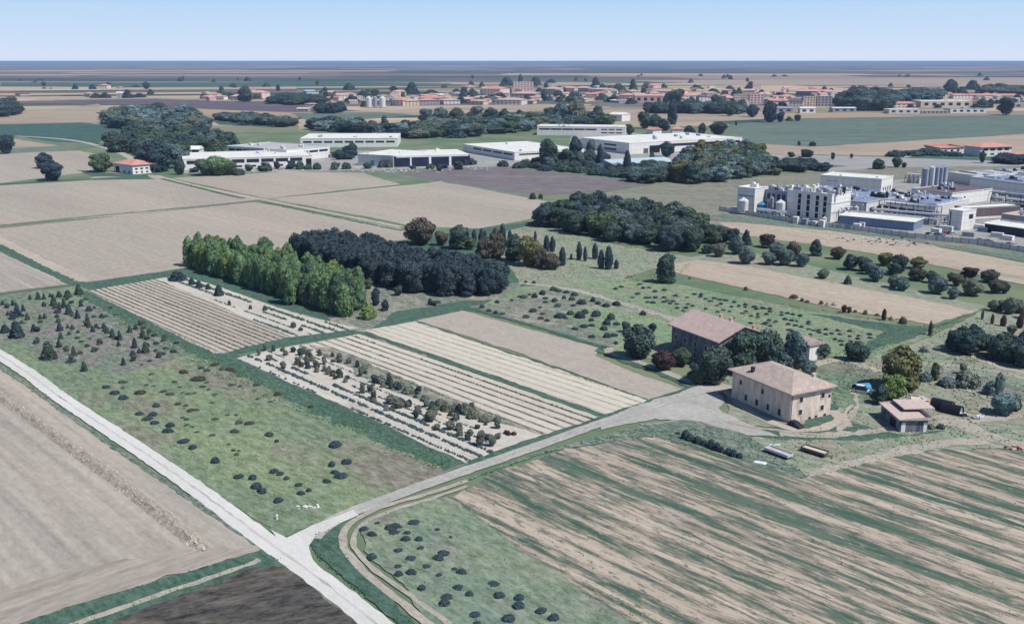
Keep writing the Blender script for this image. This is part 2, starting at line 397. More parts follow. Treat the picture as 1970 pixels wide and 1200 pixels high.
# --- right side grassland
patch('meadow','meadow2',[(1640,700),(1790,650),(1900,590),(2300,650),(2500,760),(2300,900),(1970,860),(1750,870),(1560,920),(1440,880),(1250,840),(1230,815),(1400,800),(1400,700)],.5)
patch('meadow','meadow',[(1560,700),(1640,690),(1700,720),(1690,770),(1620,790),(1560,740)],.8)
patch('verge','verge',[(1560,604),(1790,632),(1880,600),(1760,650),(1650,680),(1700,640)],.8)
patch('field','tanr',[(1290,508),(1340,500),(1450,515),(1600,545),(1760,575),(1875,600),(1790,625),(1640,600),(1450,560),(1300,525)],.5)
patch('field','tanr',[(1380,428),(1500,430),(1700,455),(1960,505),(2400,560),(2400,640),(1970,548),(1750,500),(1560,470),(1440,455)],.6)
patch('verge','verge2',[(1330,420),(1390,412),(1640,442),(1800,470),(1990,488),(2400,540),(2400,575),(1960,502),(1780,470),(1600,445)],.6)
patch('verge','verge',[(1640,700),(1600,770),(1620,812),(1760,840),(1820,830),(1700,845),(1560,850),(1440,842),(1400,812),(1520,822),(1590,800)],.8)
# --- the tilled plots
patch('field','rows1',[(168,560),(300,537),(470,610),(560,648),(470,668),(430,680),(410,680)],.25)
patch('field','rows3',[(300,537),(345,530),(400,545),(560,600),(690,632),(640,640),(560,649),(470,610)],.25)
patch('field','rows3',[(455,690),(520,674),(590,662),(760,735),(1045,838),(960,872),(900,892),(700,800)],.25)
patch('field','rows2',[(590,662),(700,641),(900,712),(1172,806),(1045,840),(760,735)],.25)
patch('field','rows4',[(700,637),(800,618),(960,672),(1262,776),(1175,805),(900,705)],.25)
patch('field','soil5',[(800,617),(890,598),(1010,632),(1155,670),(1145,684),(1220,718),(1325,752),(1266,776),(1000,680)],.25)
ribbon('verge','verge',[(700,641),(800,675),(900,710),(1040,759),(1172,805)],[2.4,2.8],.25)
ribbon('verge','verge',[(800,618),(900,652),(1000,686),(1130,730),(1262,775)],[1.2,.8],.35)
patch('verge','grove',[(596,664),(640,672),(760,722),(900,776),(1010,820),(1048,838),(985,820),(860,790),(740,745),(640,695)],.5)
ribbon('verge','verge',[(905,893),(1000,858),(1100,826),(1200,792),(1290,762),(1333,747)],[3.0,3.4],.25)
ribbon('verge','verge',[(1340,749),(1290,726),(1210,698),(1155,676),(1165,668),(1140,662),(1000,620),(900,594)],[3.0,2.0],.3)
ribbon('track','track',[(1345,742),(1280,716),(1215,692),(1172,680),(1175,670)],2.6,.15)
# --- farm yard, road, junction
patch('verge','verge2',[(880,930),(1050,865),(1240,818),(1330,808),(1440,838),(1560,920),(1520,920),(1440,892),(1250,840),(1060,868)],.4)
patch('yard','grav2',[(1190,794),(1290,762),(1340,744),(1385,735),(1410,745),(1380,757),(1395,772),(1386,790),(1420,808),(1500,840),(1440,838),(1350,812),(1260,806),(1190,820),(1150,830)],.5)
ribbon('track','sand',[(1385,742),(1440,790),(1510,822),(1560,828),(1610,812),(1600,790)],2.6,.3)
ribbon('track','track',[(1500,836),(1600,838),(1750,822),(1970,800)],3,.5)
ribbon('track','sand',[(1560,706),(1600,694),(1650,700),(1690,715)],3,.4)
ribbon('track','sand',[(1740,722),(1830,742),(1900,762),(2000,780)],1.8,.3)
ribbon('track','sand',[(1780,775),(1850,795),(1900,803),(1960,792)],1.6,.3)
ribbon('track','track',[(1800,800),(1880,830),(1970,862),(2100,900)],5,.6)
ribbon('track','track',[(1560,920),(1680,885),(1800,855),(1900,850)],4,.6)
# --- weedy ploughland, lower right
patch('field','strip',[(860,965),(960,905),(1080,868),(1240,842),(1330,855),(1440,890),(1540,922),(1680,890),(1820,862),(1960,868),(2500,960),(3200,1700),(1300,1500),(1100,1215),(940,1060)],.5)
# --- loop meadow and verges by the junction
patch('meadow','meadowb',[(690,1010),(740,985),(860,958),(1010,1065),(1235,1215),(1430,1400),(900,1400),(780,1130),(700,1060)],.4)
patch('verge','verge',[(595,1040),(620,1010),(660,1000),(655,1050),(700,1110),(790,1190),(860,1290),(820,1290),(780,1210),(610,1070)],.3)
ribbon('track','track',[(900,925),(820,952),(730,978),(672,1010),(660,1045),(690,1090),(760,1150),(840,1215),(930,1300)],1.5,.1)
ribbon('track','track',[(900,936),(830,960),(750,984),(698,1010),(680,1045),(712,1090),(780,1140),(870,1205),(980,1290)],1.1,.1)
# --- left lower fields
patch('field','tanx',[(-700,380),(-300,520),(0,703),(250,878),(508,1052),(430,1078),(250,1122),(60,1186),(-700,1500),(-1500,900)],.3)
patch('field','tanend',[(-400,1280),(0,1135),(130,1092),(300,1070),(400,1060),(508,1052),(480,1068),(250,1134),(60,1192),(-400,1400)],.6)
patch('verge','verge',[(-300,1340),(60,1194),(250,1134),(505,1058),(545,1078),(640,1140),(760,1240),(900,1400),(-400,1500)],.3)
patch('field','dark',[(-200,1360),(200,1204),(380,1135),(505,1092),(560,1098),(600,1135),(690,1200),(820,1330),(300,1500)],.5)
ribbon('track','track',[(-300,1370),(0,1254),(150,1200),(300,1148),(420,1107),(500,1078)],[2.0,1.2],.15)
ribbon('verge','verge2',[(-500,450),(-200,578),(0,706),(120,790),(250,882),(380,970),(500,1050),(560,1090),(700,1206),(840,1330)],1.3,.2)
ribbon('road','grav2',[(1380,750),(1330,758),(1250,784),(1150,817),(1050,853),(950,888),(850,922),(760,955),(680,985),(630,1010),(600,1036)],3.8,.08)
ribbon('road','grav',[(-500,420),(-250,540),(0,684),(120,768),(250,854),(380,943),(500,1033),(570,1082),(650,1142),(740,1215),(860,1330)],[4.6,4.6],.1)
patch('road','grav',[(520,1020),(552,1036),(600,1012),(680,982),(690,992),(640,1015),(606,1034),(594,1052),(602,1078),(630,1108),(570,1085)],.06)
MT['rut'] = field('wheel worn gravel', P(204,200,190), P(218,214,206), P(160,157,142), .2, 8, (.56, .66), fine=.12, fs=1.2)
ribbon('road_wear','rut',[(-500,420),(-250,540),(0,684),(120,768),(250,854),(380,943),(500,1033),(570,1082),(650,1142),(740,1215),(860,1330)],.5,.12)
MT['rut2'] = field('grassy crown', P(176,174,162), P(196,192,182), P(120,128,104), .2, 8, (.55, .66), fine=.15, fs=1.2)
ribbon('road_wear','rut2',[(1330,758),(1250,784),(1150,817),(1050,853),(950,888),(850,922),(760,955),(690,983)],.45,.1)
print('ground done', len(D.objects))

# haze: the air over the plain
t = D.materials.new('haze air'); t.use_nodes = True; nn = t.node_tree.nodes; nn.remove(nn['Principled BSDF'])
pv = nn.new('ShaderNodeVolumePrincipled'); pv.inputs['Density'].default_value = HAZE = 5.6e-5
pv.inputs['Color'].default_value = (.46, .62, .92, 1); pv.inputs['Anisotropy'].default_value = 0.0
t.node_tree.links.new(pv.outputs[0], nn['Material Output'].inputs['Volume'])
bm = bmesh.new(); box(bm, -S-5000, -3000, -1, S+5000, S+5000, 92)
tag(from_bm('haze', bm, t), kind='stuff')
# ============================================================ foliage
def leafmat(name, c, v=.35):
    t = NT(name, .75, .15)
    n = t.noise(t.obj(), 3.2, 4, .65)
    oi = t.n.new('ShaderNodeObjectInfo')
    lo = tuple(x*(1-v) for x in c); hi = (c[0]*(1+v*1.2), c[1]*(1+v*1.1), c[2]*(1+v*.8))
    col = t.mix(t.step(n, .35, .65), lo, hi)
    col = t.mix(t.step(oi.outputs['Random'], 0, 1, 0, .35), col, (c[0]*1.5, c[1]*1.25, c[2]*.9))
    m = t.out(col)
    return m
LF = {
 'navy':  leafmat('very dark blue green needles', (.046,.074,.094), .3),
 'grass': leafmat('grass blades', P(112,138,102), .2), 'grassd': leafmat('dark grass blades', P(72,104,84), .25),
 'dark':  leafmat('dark needles', (0.043,0.074,0.094), .35),
 'pine':  leafmat('pine green leaves', (0.060,0.098,0.091), .4),
 'mid':   leafmat('mid green leaves', (0.078,0.126,0.084), .4),
 'poplar':leafmat('fresh green leaves', (.118,.205,.11), .45),
 'lime':  leafmat('yellow green leaves', (0.144,0.216,0.084), .35),
 'olive': leafmat('olive leaves', (0.138,0.150,0.078), .4),
 'brown': leafmat('brown green leaves', (0.098,0.098,0.084), .35),
 'maroon':leafmat('maroon leaves', (0.072,0.046,0.054), .35),
 'blue':  leafmat('blue grey leaves', (0.102,0.156,0.174), .4),
 'grey':  leafmat('grey green leaves', (0.144,0.174,0.150), .35),
 'bluel': leafmat('pale blue green leaves', (0.156,0.240,0.264), .4),
 'straw': leafmat('dry stalks', P(226,214,198), .12),
 'soilw': leafmat('dark low weeds', (0.066,0.072,0.054), .3),
}
BARK = plain('bark', (.10,.08,.06), .9, .3, 2)
def lobes_for(kind, rnd):
    """list of ellipsoids (cx,cy,cz,rx,rz) in a unit tree: height 1, radius .5"""
    L = []
    if kind == 'round':
        L.append((0,0,.50,.40,.42)); L.append((0,0,.22,.30,.2))
        for i in range(9):
            a = i*2.4 + rnd.random(); z = rnd.uniform(.28,.80); r = .30*math.sqrt(max(.1,1-((z-.5)/.5)**2))
            L.append((r*math.cos(a), r*math.sin(a), z, rnd.uniform(.17,.27), rnd.uniform(.13,.2)))
    elif kind == 'tall':
        L.append((0,0,.5,.36,.44)); L.append((.05,0,.18,.3,.17))
        for i in range(11):
            a = i*2.4 + rnd.random(); z = rnd.uniform(.16,.86); r = .26*(1-.35*abs(z-.45)*2)
            L.append((r*math.cos(a), r*math.sin(a), z, rnd.uniform(.17,.25), rnd.uniform(.1,.19)))
        L.append((rnd.uniform(-.1,.1),0,.88,.17,.13))
    elif kind == 'column':
        for i in range(12):
            a = i*2.4 + rnd.random(); z = .1+.8*i/12; r = .18
            L.append((r*math.cos(a), r*math.sin(a), z, rnd.uniform(.26,.34)*(1-.35*z), rnd.uniform(.13,.2)))
        L.append((0,0,.5,.36,.46)); L.append((.05,0,.88,.17,.13))
    elif kind == 'cypress':
        for i in range(10):
            z = .06+.88*i/10; L.append((rnd.uniform(-.05,.05), rnd.uniform(-.05,.05), z, .46*math.sin(math.pi*(.18+.78*z))**.8*.95+.02, .12))
        L.append((0,0,.92,.08,.09))
    elif kind == 'conifer':
        for i in range(9):
            z = .06+.86*i/9; L.append((rnd.uniform(-.05,.05), rnd.uniform(-.05,.05), z, .46*(1-z)**.75+.05, .10))
        for i in range(5):
            a = rnd.random()*6.28; L.append((.25*math.cos(a), .25*math.sin(a), rnd.uniform(.1,.3), .2, .13))
    elif kind == 'bush':
        L.append((0,0,.3,.38,.55))
        for i in range(7):
            a = i*2.4+rnd.random(); L.append((.27*math.cos(a), .27*math.sin(a), .22, rnd.uniform(.16,.24), rnd.uniform(.3,.5)))
    elif kind == 'twin':
        L += [(-.2,0,.45,.28,.36),(.2,.05,.38,.28,.30),(0,.1,.6,.22,.3)]
        for i in range(7):
            a = i*2.4; L.append((.28*math.cos(a), .24*math.sin(a), rnd.uniform(.25,.7), .18, .14))
    return L
def crown_mesh(kind, seed, n=1500, leaf=.055):
    rnd = random.Random(seed*97+len(kind)); L = lobes_for(kind, rnd)
    bm = bmesh.new()
    for (cx,cy,cz,rx,rz) in L:                      # dense inner mass
        m = Matrix.Translation((cx,cy,max(cz, .02))) @ Matrix.Diagonal((rx*.80, rx*.80, rz*.80, 1))
        r = bmesh.ops.create_icosphere(bm, subdivisions=2, radius=1, matrix=m)
        for v in r['verts']: v.co += Vector((rnd.gauss(0,.016), rnd.gauss(0,.016), rnd.gauss(0,.014)))
    wts = [rx*rx+rx*rz for (_,_,_,rx,rz) in L]
    k = 0
    while k < n:
        cx,cy,cz,rx,rz = rnd.choices(L, wts)[0]
        d = Vector((rnd.gauss(0,1), rnd.gauss(0,1), rnd.gauss(0,1)+.15)).normalized()
        s = rnd.uniform(.80, 1.08)
        p = Vector((cx+d.x*rx*s, cy+d.y*rx*s, cz+d.z*rz*s))
        if p.z < .0: continue
        if any(((p.x-q[0])/q[3])**2+((p.y-q[1])/q[3])**2+((p.z-q[2])/q[4])**2 < .5 for q in L): 
            k += .25; continue
        nn_ = (d + Vector((rnd.gauss(0,.45), rnd.gauss(0,.45), rnd.gauss(0,.45)))).normalized()
        t = nn_.orthogonal().normalized(); b = nn_.cross(t); a = rnd.random()*6.28
        u = (t*math.cos(a)+b*math.sin(a)); w = nn_.cross(u)
        s1 = leaf*rnd.uniform(.6,1.4); s2 = s1*rnd.uniform(.5,1)
        q = [p+u*s1, p+w*s2*.8+u*s1*.2, p-u*s1*.9, p-w*s2]
        for z_ in q: z_.z = max(z_.z*1.0, 0)
        bm.faces.new([bm.verts.new(z_) for z_ in q]); k += 1
    me = D.meshes.new(kind+' crown'); bm.to_mesh(me); bm.free()
    zs = [v.co.z for v in me.vertices]; top = max(zs); rr = sorted((v.co.x**2+v.co.y**2)**.5 for v in me.vertices)[int(len(zs)*.985)]
    for v in me.vertices: v.co.z /= top; v.co.x *= .5/rr; v.co.y *= .5/rr
    me.materials.append(LF['mid'])
    return me
NV = 4
CR = {}
for k_, n_, lf_ in (('round',2600,.04),('tall',2600,.042),('column',2600,.042),('cypress',1300,.05),('conifer',1300,.055),('bush',500,.07),('twin',1800,.045)):
    CR[k_] = [crown_mesh(k_, i+1, n_, lf_) for i in range(NV)]
def trunk_mesh(seed, top=.5):
    rnd = random.Random(seed); bm = bmesh.new()
    tube(bm, [(0,0,-.01),(.01,0,.12),(0,.01,.3),(.01,0,top)], [.045,.034,.026,.008], 7)
    for i in range(4):
        a = i*1.6+rnd.random(); z = .16+.06*i
        tube(bm, [(0,0,z),(.1*math.cos(a),.1*math.sin(a),z+.09),(.22*math.cos(a),.22*math.sin(a),z+.2)], [.018,.012,.004], 5)
    me = D.meshes.new('trunk'); bm.to_mesh(me); bm.free(); me.materials.append(BARK); return me
TRK = [trunk_mesh(i) for i in range(3)]
def tree(name, loc, h, w, kind, leaf, label, cat='tree', group=None, trunk=True, rnd=random):
    cm = rnd.choice(CR[kind]); rz = rnd.random()*6.28
    lf = LF[leaf]
    if trunk:
        e_ = empty(name, loc, rz, label, cat, group); par = e_
        c = D.objects.new('crown', cm); COL.objects.link(c); c.parent = par
        t = D.objects.new('trunk', rnd.choice(TRK)); COL.objects.link(t); t.parent = par; t.scale = (min(w,h*.7), min(w,h*.7), h)
        c.scale = (w, w, h)
    else:
        c = D.objects.new(name, cm); COL.objects.link(c); c.location = loc; c.rotation_euler = (0,0,rz); c.scale = (w, w, h)
        tag(c, label, cat, group); e_ = c
    if kind in ('round','tall','twin') and trunk: c.scale = (w, w, h)
    c.material_slots[0].link = 'OBJECT'; c.material_slots[0].material = lf
    return e_
def px_tree(name, x, yb, yt, wpx, kind, leaf, label=None, cat='tree', group=None, trunk=True, hs=1.0):
    m = mpp(x, yb); w = wpx*m
    if wpx > 1.15*(yb-yt) and kind in ('round','tall') and yb < 260: kind = 'conifer'
    p = g(x, yb); off = w*.3
    p = p + Vector((p.x, p.y, 0)).normalized()*off
    r = ray(x, yt); h = (CAMZ + p.y*r.z/r.y)
    return tree(name, p, max(.6, h*hs), w, kind, leaf, label, cat, group, trunk)

ORD = ['','second','third','fourth','fifth','sixth','seventh','eighth','ninth','tenth','eleventh','twelfth','thirteenth','fourteenth','fifteenth','sixteenth','seventeenth','eighteenth','nineteenth','twentieth']
def order_labels(objs, xs, what, where, group=None):
    idx = sorted(range(len(objs)), key=lambda i: xs[i])
    for r_, i in enumerate(idx):
        n = len(objs)
        if n == 1: lab = f"{what} {where}"
        elif r_ == 0: lab = f"leftmost {what} {where}"
        elif r_ == n-1: lab = f"rightmost {what} {where}"
        elif r_ < 20: lab = f"{ORD[r_]} from the left {what} {where}"
        else: lab = f"{ORD[n-1-r_]} from the right {what} {where}" if n-1-r_ < 20 else f"{what} {where}"
        while len(lab.split()) > 16: what_ = lab.split(); what_.pop(-(len(where.split())+1)-1); lab = ' '.join(what_)
        objs[i]['label'] = lab
        if group: objs[i]['group'] = group
def series(name, rows, kind, leaf, what, where, cat='tree', group=None, trunk=True, O=(0,0,1)):
    """rows: (x, ybase, ytop, width[, leaf[, kind]]) in a crop with origin O[:2] and zoom O[2]"""
    obs = []; xs = []
    for r_ in rows:
        x, yb, yt, w = O[0]+r_[0]/O[2], O[1]+r_[1]/O[2], O[1]+r_[2]/O[2], r_[3]/O[2]
        obs.append(px_tree(name, x, yb, yt, w, r_[5] if len(r_) > 5 else kind, r_[4] if len(r_) > 4 else leaf, None, cat, group, trunk)); xs.append(x)
    order_labels(obs, xs, what, where, group)
    return obs

def split_order(objs, xs, ys, what, where, group, k):
    idx = sorted(range(len(objs)), key=lambda i: ys[i]); nm = {2: ['back half','front half'], 3: ['back third','middle third','front third'], 4: ['back quarter','upper middle','lower middle','front quarter']}[k]
    for b in range(k):
        p = idx[b*len(idx)//k:(b+1)*len(idx)//k]
        order_labels([objs[i] for i in p], [xs[i] for i in p], what, f"{nm[b]} of {where}", group)
def inpoly(x, y, poly):
    c = False; n = len(poly)
    for i in range(n):
        x1, y1 = poly[i]; x2, y2 = poly[(i+1) % n]
        if (y1 > y) != (y2 > y) and x < (x2-x1)*(y-y1)/(y2-y1)+x1: c = not c
    return c
def wood(name, px, sp, hpx, wf, kinds, leaves, label, group, jit=.3, spx=None, trunk=True, hv=.14, cat='tree'):
    """fills the ground polygon with single trees on a loose grid; hpx = height in metres"""
    G = [g(*p) for p in px]; P2 = [(p.x, p.y) for p in G]
    us = [Vector(p+(0,)).dot(A2) for p in P2]; vs = [Vector(p+(0,)).dot(B2) for p in P2]
    u = min(us); n = 0; made = []; spx = spx or sp
    while u < max(us):
        v = min(vs)
        while v < max(vs):
            p = A2*(u+random.gauss(0,jit*sp*.5)) + B2*(v+random.gauss(0,jit*spx*.5))
            if inpoly(p.x, p.y, P2):
                h = hpx*(1+random.gauss(0,hv)); w = max(sp,spx)*wf*random.uniform(.85,1.2)
                ob = tree(name, Vector((p.x,p.y,0)), h, w, random.choice(kinds), random.choice(leaves), label, cat, group, trunk); n += 1; made.append((p.x/p.y, p.y, ob))
            v += spx
        u += sp
    made.sort(key=lambda t: t[0]); N = len(made); nb = 5 if N > 30 else 3
    names = ['left end','left part','middle','right part','right end'] if nb == 5 else ['left end','middle','right end']
    for b in range(nb):
        part = made[b*N//nb:(b+1)*N//nb]; med = sorted(t[1] for t in part)
        for t in part: t[2]['label'] = f"{label}, {'near' if t[1] <= med[len(med)//2] else 'far'} {names[b]}"
    print(name, label[:30], n)

# --- the two planted blocks and the wood behind
wood('poplar_tree', [(362,513),(400,498),(520,525),(640,560),(712,590),(668,616),(640,612),(540,580),(450,548),(380,528)], 5.0, 13.0, 1.12, ['column','cypress','column','tall'], ['poplar','poplar','poplar','poplar','poplar','mid','lime'],
     'fresh green leafy tree of the bright green block', 'trees of the bright green block', spx=5.6)
wood('evergreen_tree', [(562,495),(600,480),(700,492),(800,518),(900,536),(984,556),(972,571),(880,573),(770,566),(690,542),(620,518)], 5.6, 11.8, 1.35, ['tall','round','column'], ['navy'],
     'very dark evergreen tree of the blackish block', 'trees of the very dark block', spx=6.0, hv=.05)
wood('woodland_tree', [(1022,436),(1050,420),(1110,405),(1230,418),(1300,425),(1352,452),(1342,485),(1300,488),(1230,475),(1160,463),(1090,450)], 9.5, 11.5, 1.2, ['round','tall','round'], ['pine','dark','mid','blue','pine'],
     'dark green tree in the wood beyond the pale meadow', 'trees of the wood beyond the pale meadow')
wood('hedge_tree', [(1832,676),(1850,660),(1960,672),(2060,690),(2100,722),(1975,708),(1900,700)], 5.5, 7.2, 1.2, ['tall','round'], ['pine','dark','pine'],
     'dark blue green tree in the thick hedge at the right edge', 'trees of the thick hedge at the right edge')
# front of the bright block
series('young_tree', [(1040,625,540,70,'pine','round'),(1410,720,580,70,'pine'),(1455,620,530,70,'mid','round'),(1510,745,600,70,'dark'),(1580,785,690,60,'dark'),(1355,560,450,110,'mid','round'),(1080,510,390,130,'mid','round')], 'tall','pine',
       'dark young tree', 'between the two planted tree blocks', group='young trees beside the bright green block', O=(340,400,3.94))
series('round_shrub', [(1455,850,725,140)], 'bush','lime','rounded yellow green shrub','at the near end of the bright green block', 'shrub', trunk=False, O=(340,400,3.94))
series('young_tree', [(1680,670,585,70,'pine'),(1920,740,680,36,'dark','cypress'),(1955,745,700,45)],'round','pine','small dark tree','in front of the blackish block', O=(340,400,3.94))
series('dark_shrub', [(1350,635,555,150),(1455,665,605,60),(1510,690,625,60),(1580,700,650,50),(1660,750,655,80)], 'conifer','dark','black green shrub','in the row left of the bright green block','shrub','shrubs left of the bright green block', trunk=False, O=(0,380,3.94))
series('dark_shrub', [(400,740,695,30),(560,770,730,30),(670,780,735,40),(885,910,860,50),(940,935,900,40)], 'bush','pine','small shrub','in the weedy rows beside the bright green block','shrub','small shrubs in the weedy rows', trunk=False, O=(340,400,3.94))
# mixed group
O3 = (760,380,3.94)
series('broadleaf_tree', [(195,370,145,250,'brown','round'),(350,370,248,110,'brown','round'),(480,400,205,160,'pine','tall'),(690,470,290,170,'brown','tall'),(770,465,225,130,'brown','tall'),(905,490,268,150,'pine','tall'),(1025,530,288,200,'olive','round'),(1100,540,380,120,'brown','round'),(1185,555,415,150,'brown','round'),(570,400,300,90,'mid','tall')],
       'round','brown','brownish tree','in the group behind the blackish block', group='brownish trees behind the blackish block', O=O3)
series('cypress_tree', [(505,330,200,44),(545,330,222,36),(600,340,238,40),(655,380,228,50),(683,360,245,34),(815,420,190,62),(870,370,238,42),(1062,340,248,26)],'cypress','dark','narrow cypress','among the brownish trees behind the block', group='cypresses among the brownish trees', O=O3)
series('cypress_tree', [(1148,415,280,54),(1192,415,288,48),(1268,520,368,58),(1335,475,422,24),(1395,475,330,48),(1440,485,366,34),(1515,470,340,52),(1560,545,390,56),(1618,550,360,70),(1676,545,465,40)],'cypress','dark','narrow dark cypress','standing clear on the pale meadow', group='cypresses on the pale meadow', O=O3)
# scattered trees, right
O4 = (1180,420,3.94)
series('broadleaf_tree', [(750,195,45,150,'pine','tall'),(830,190,60,140,'pine'),(905,200,75,110,'dark'),(1005,205,82,88,'dark','conifer'),(930,280,135,130,'blue'),(800,300,180,110,'grey'),(715,270,200,110,'dark'),(1000,355,210,140,'blue')], 'round','pine','dark rounded tree','at the right end of the wood', group='trees at the right end of the wood', O=O4)
series('broadleaf_tree', [(1165,228,113,135,'maroon','twin'),(1360,330,168,110,'brown'),(1240,310,178,140,'blue'),(1180,360,250,120,'blue'),(1300,365,225,150,'blue'),(1425,375,258,120,'blue')],'round','blue','rounded tree','of the blue grey clump right of the wood', group='trees of the blue grey clump', O=O4)
series('broadleaf_tree', [(1528,288,157,95,'pine','column'),(1700,315,210,115,'brown'),(1590,462,378,95,'grey'),(1775,503,428,70,'pine','conifer')],'round','brown','solitary small tree','on the stubble right of the blue grey clump', O=O4)
t_ = series('broadleaf_tree', [(395,500,262,150,'pine','column')],'tall','pine','tall ragged dark tree','standing alone on the meadow edge above the barn', O=O4)
O5 = (1570,460,4.925)
series('broadleaf_tree', [(330,300,140,170,'dark','twin'),(450,310,160,150,'dark'),(500,340,205,130,'blue'),(570,410,245,190,'blue','twin'),(650,260,120,160,'olive'),(785,330,138,160,'dark'),(735,350,215,140,'pine'),(965,290,168,165,'olive'),(960,400,265,190,'brown','twin'),(730,470,335,120,'grey'),(812,498,350,140,'blue'),(1095,420,298,120,'pine'),(1140,530,335,190,'blue')],'round','blue','rounded tree','in the long clump below the stubble strip', group='trees of the long clump below the stubble', O=O5)
series('broadleaf_tree', [(1280,400,315,90,'brown'),(1330,450,325,120,'brown'),(1455,380,262,170,'maroon'),(1465,548,368,215,'grey'),(1295,575,450,120,'blue'),(1640,420,280,170,'brown'),(1700,520,380,160,'brown'),(1785,520,400,90,'dark')],'round','brown','rounded tree','in the brown and grey clump at the right', group='trees of the brown and grey clump', O=O5)
series('broadleaf_tree', [(1680,690,570,120,'grey'),(1750,690,570,90,'grey'),(1830,720,545,150,'grey'),(1915,710,570,120,'grey'),(1965,760,630,90,'grey'),(1848,905,808,100,'grey')],'round','grey','grey green tree','by the right edge below the brown clump', group='grey green trees by the right edge', O=O5)
series('bare_stump_tree', [(1078,915,768,42),(1572,765,662,28),(1665,810,700,36),(1770,830,715,62,'maroon'),(1925,850,708,70,'maroon'),(1255,1040,855,58)],'cypress','brown','thin upright brown tree','on the meadow near the right edge', group='thin upright trees near the right edge', O=O5)
series('dry_bush', [(48,620,578,34,'straw'),(112,635,590,50,'straw'),(172,635,595,55,'straw'),(370,695,668,40,'brown'),(465,715,665,44,'olive'),(580,728,700,50,'olive'),(720,770,720,60,'straw')],'bush','straw','small dry bush','below the pale stubble strip','bush','dry bushes below the stubble strip', trunk=False, O=O5)
series('maroon_bush', [(262,700,618,56,'maroon'),(312,700,640,50,'maroon'),(640,770,655,48,'maroon','cypress'),(820,808,730,80,'brown','bush')],'round','maroon','dark maroon bush','below the pale stubble strip','bush','maroon bushes below the stubble strip', trunk=False, O=O5)
series('dry_bush', [(578,460,442,20),(1003,548,515,34),(1365,612,575,70,'brown'),(1430,630,600,30),(1470,640,618,40),(1575,655,620,34)],'bush','brown','tiny brown bush','at the edge of the pale stubble strip','bush','tiny bushes at the stubble edge', trunk=False, O=O4)
# farm trees
O6 = (1180,580,3.94)
for a_ in [((185,450,165,262),'tall','pine','large dark tree left of the barn with a yellowish crown top'),
           ((295,235,158,70),'round','dark','small dark tree behind the large tree left of the barn'),
           ((95,240,148,70),'round','dark','small dark tree touching the back left of the large tree'),
           ((375,535,362,195),'round','maroon','low dark maroon tree in front of the barn wall'),
           ((515,500,345,155),'round','mid','small bright green tree against the shaded barn wall'),
           ((760,650,335,290),'round','pine','broad dark tree left of the front farmhouse'),
           ((960,562,212,290),'round','pine','tall dark tree in front of the barn gable'),
           ((1160,548,198,260),'round','pine','tall dark tree right of the barn gable'),
           ((650,640,455,180),'round','pine','low dark tree at the left foot of the broad farm tree'),
           ((1370,520,222,190),'tall','blue','grey blue tree behind the front farmhouse roof'),
           ((1300,520,365,170),'tall','blue','lower grey blue tree touching the front farmhouse roof'),
           ((1470,570,440,130),'round','blue','small grey blue tree right behind the front farmhouse roof'),
           ((1558,440,305,165),'twin','pine','rounded dark tree right of the barn beside the sandy track'),
           ((1840,465,298,185),'twin','pine','heart shaped dark tree alone on the meadow right of the barn')]:
    (x,yb,yt,w),k,l,lab = a_
    px_tree('farm_tree', O6[0]+x/3.94, O6[1]+yb/3.94, O6[1]+yt/3.94, w/3.94, k, l, lab)
O7 = (1570,640,4.925)
for a_ in [((785,560,118,400),'tall','olive','very large olive tree towering over the tumbledown shed'),
           ((720,650,400,260),'round','lime','low yellowish green tree below the very large olive tree'),
           ((600,690,500,160),'round','pine','dark green tree behind the tumbledown shed'),
           ((1118,460,275,88),'column','mid','narrow green pillar shaped tree right of the olive tree'),
           ((1725,600,370,95),'tall','bluel','pale blue conifer above the sandy garden track'),
           ((1770,800,570,270),'round','bluel','pale blue green tree at the end of the junk row'),
           ((1885,760,590,110),'round','mid','dark green tree touching the pale blue green tree'),
           ((1640,600,450,130),'bush','blue','low dark blue bush left of the pale blue conifer'),
           ((1420,530,350,260),'bush','grey','wide grey green thicket above the sandy garden track'),
           ((1385,400,280,70),'round','grey','small grey tree rising from the wide thicket'),
           ((1250,520,420,200),'bush','blue','low blue grey bush left of the wide thicket'),
           ((1030,470,370,150),'bush','blue','low blue grey bush beside the narrow green pillar tree'),
           ((1020,190,130,90),'bush','grey','small grey green bush above the narrow green pillar tree')]:
    (x,yb,yt,w),k,l,lab = a_
    px_tree('garden_tree' if k != 'bush' else 'garden_bush', O7[0]+x/4.925, O7[1]+yb/4.925, O7[1]+yt/4.925, w/4.925, k, l, lab, 'bush' if k == 'bush' else 'tree', trunk=(k != 'bush'))
series('hedge_shrub', [(490,1010,985,40),(545,1050,968,70),(585,1065,1000,70),(640,1085,1015,70),(690,1100,1045,60),(740,1120,1035,70),(785,1140,1060,60),(820,1150,1090,50),(870,1165,1105,70),(910,1185,1115,60),(955,1195,1140,50)],'bush','dark','dark clipped shrub','of the short hedge below the farm yard','shrub','shrubs of the short hedge below the yard', trunk=False, O=O6)
series('garden_bush', [(870,920,830,120,'pine'),(1000,920,850,90,'pine'),(1080,920,860,90,'grey'),(1180,920,860,90,'pine')],'bush','pine','dark green bush','growing against the front of the tumbledown shed','bush','bushes in front of the shed', trunk=False, O=O7)
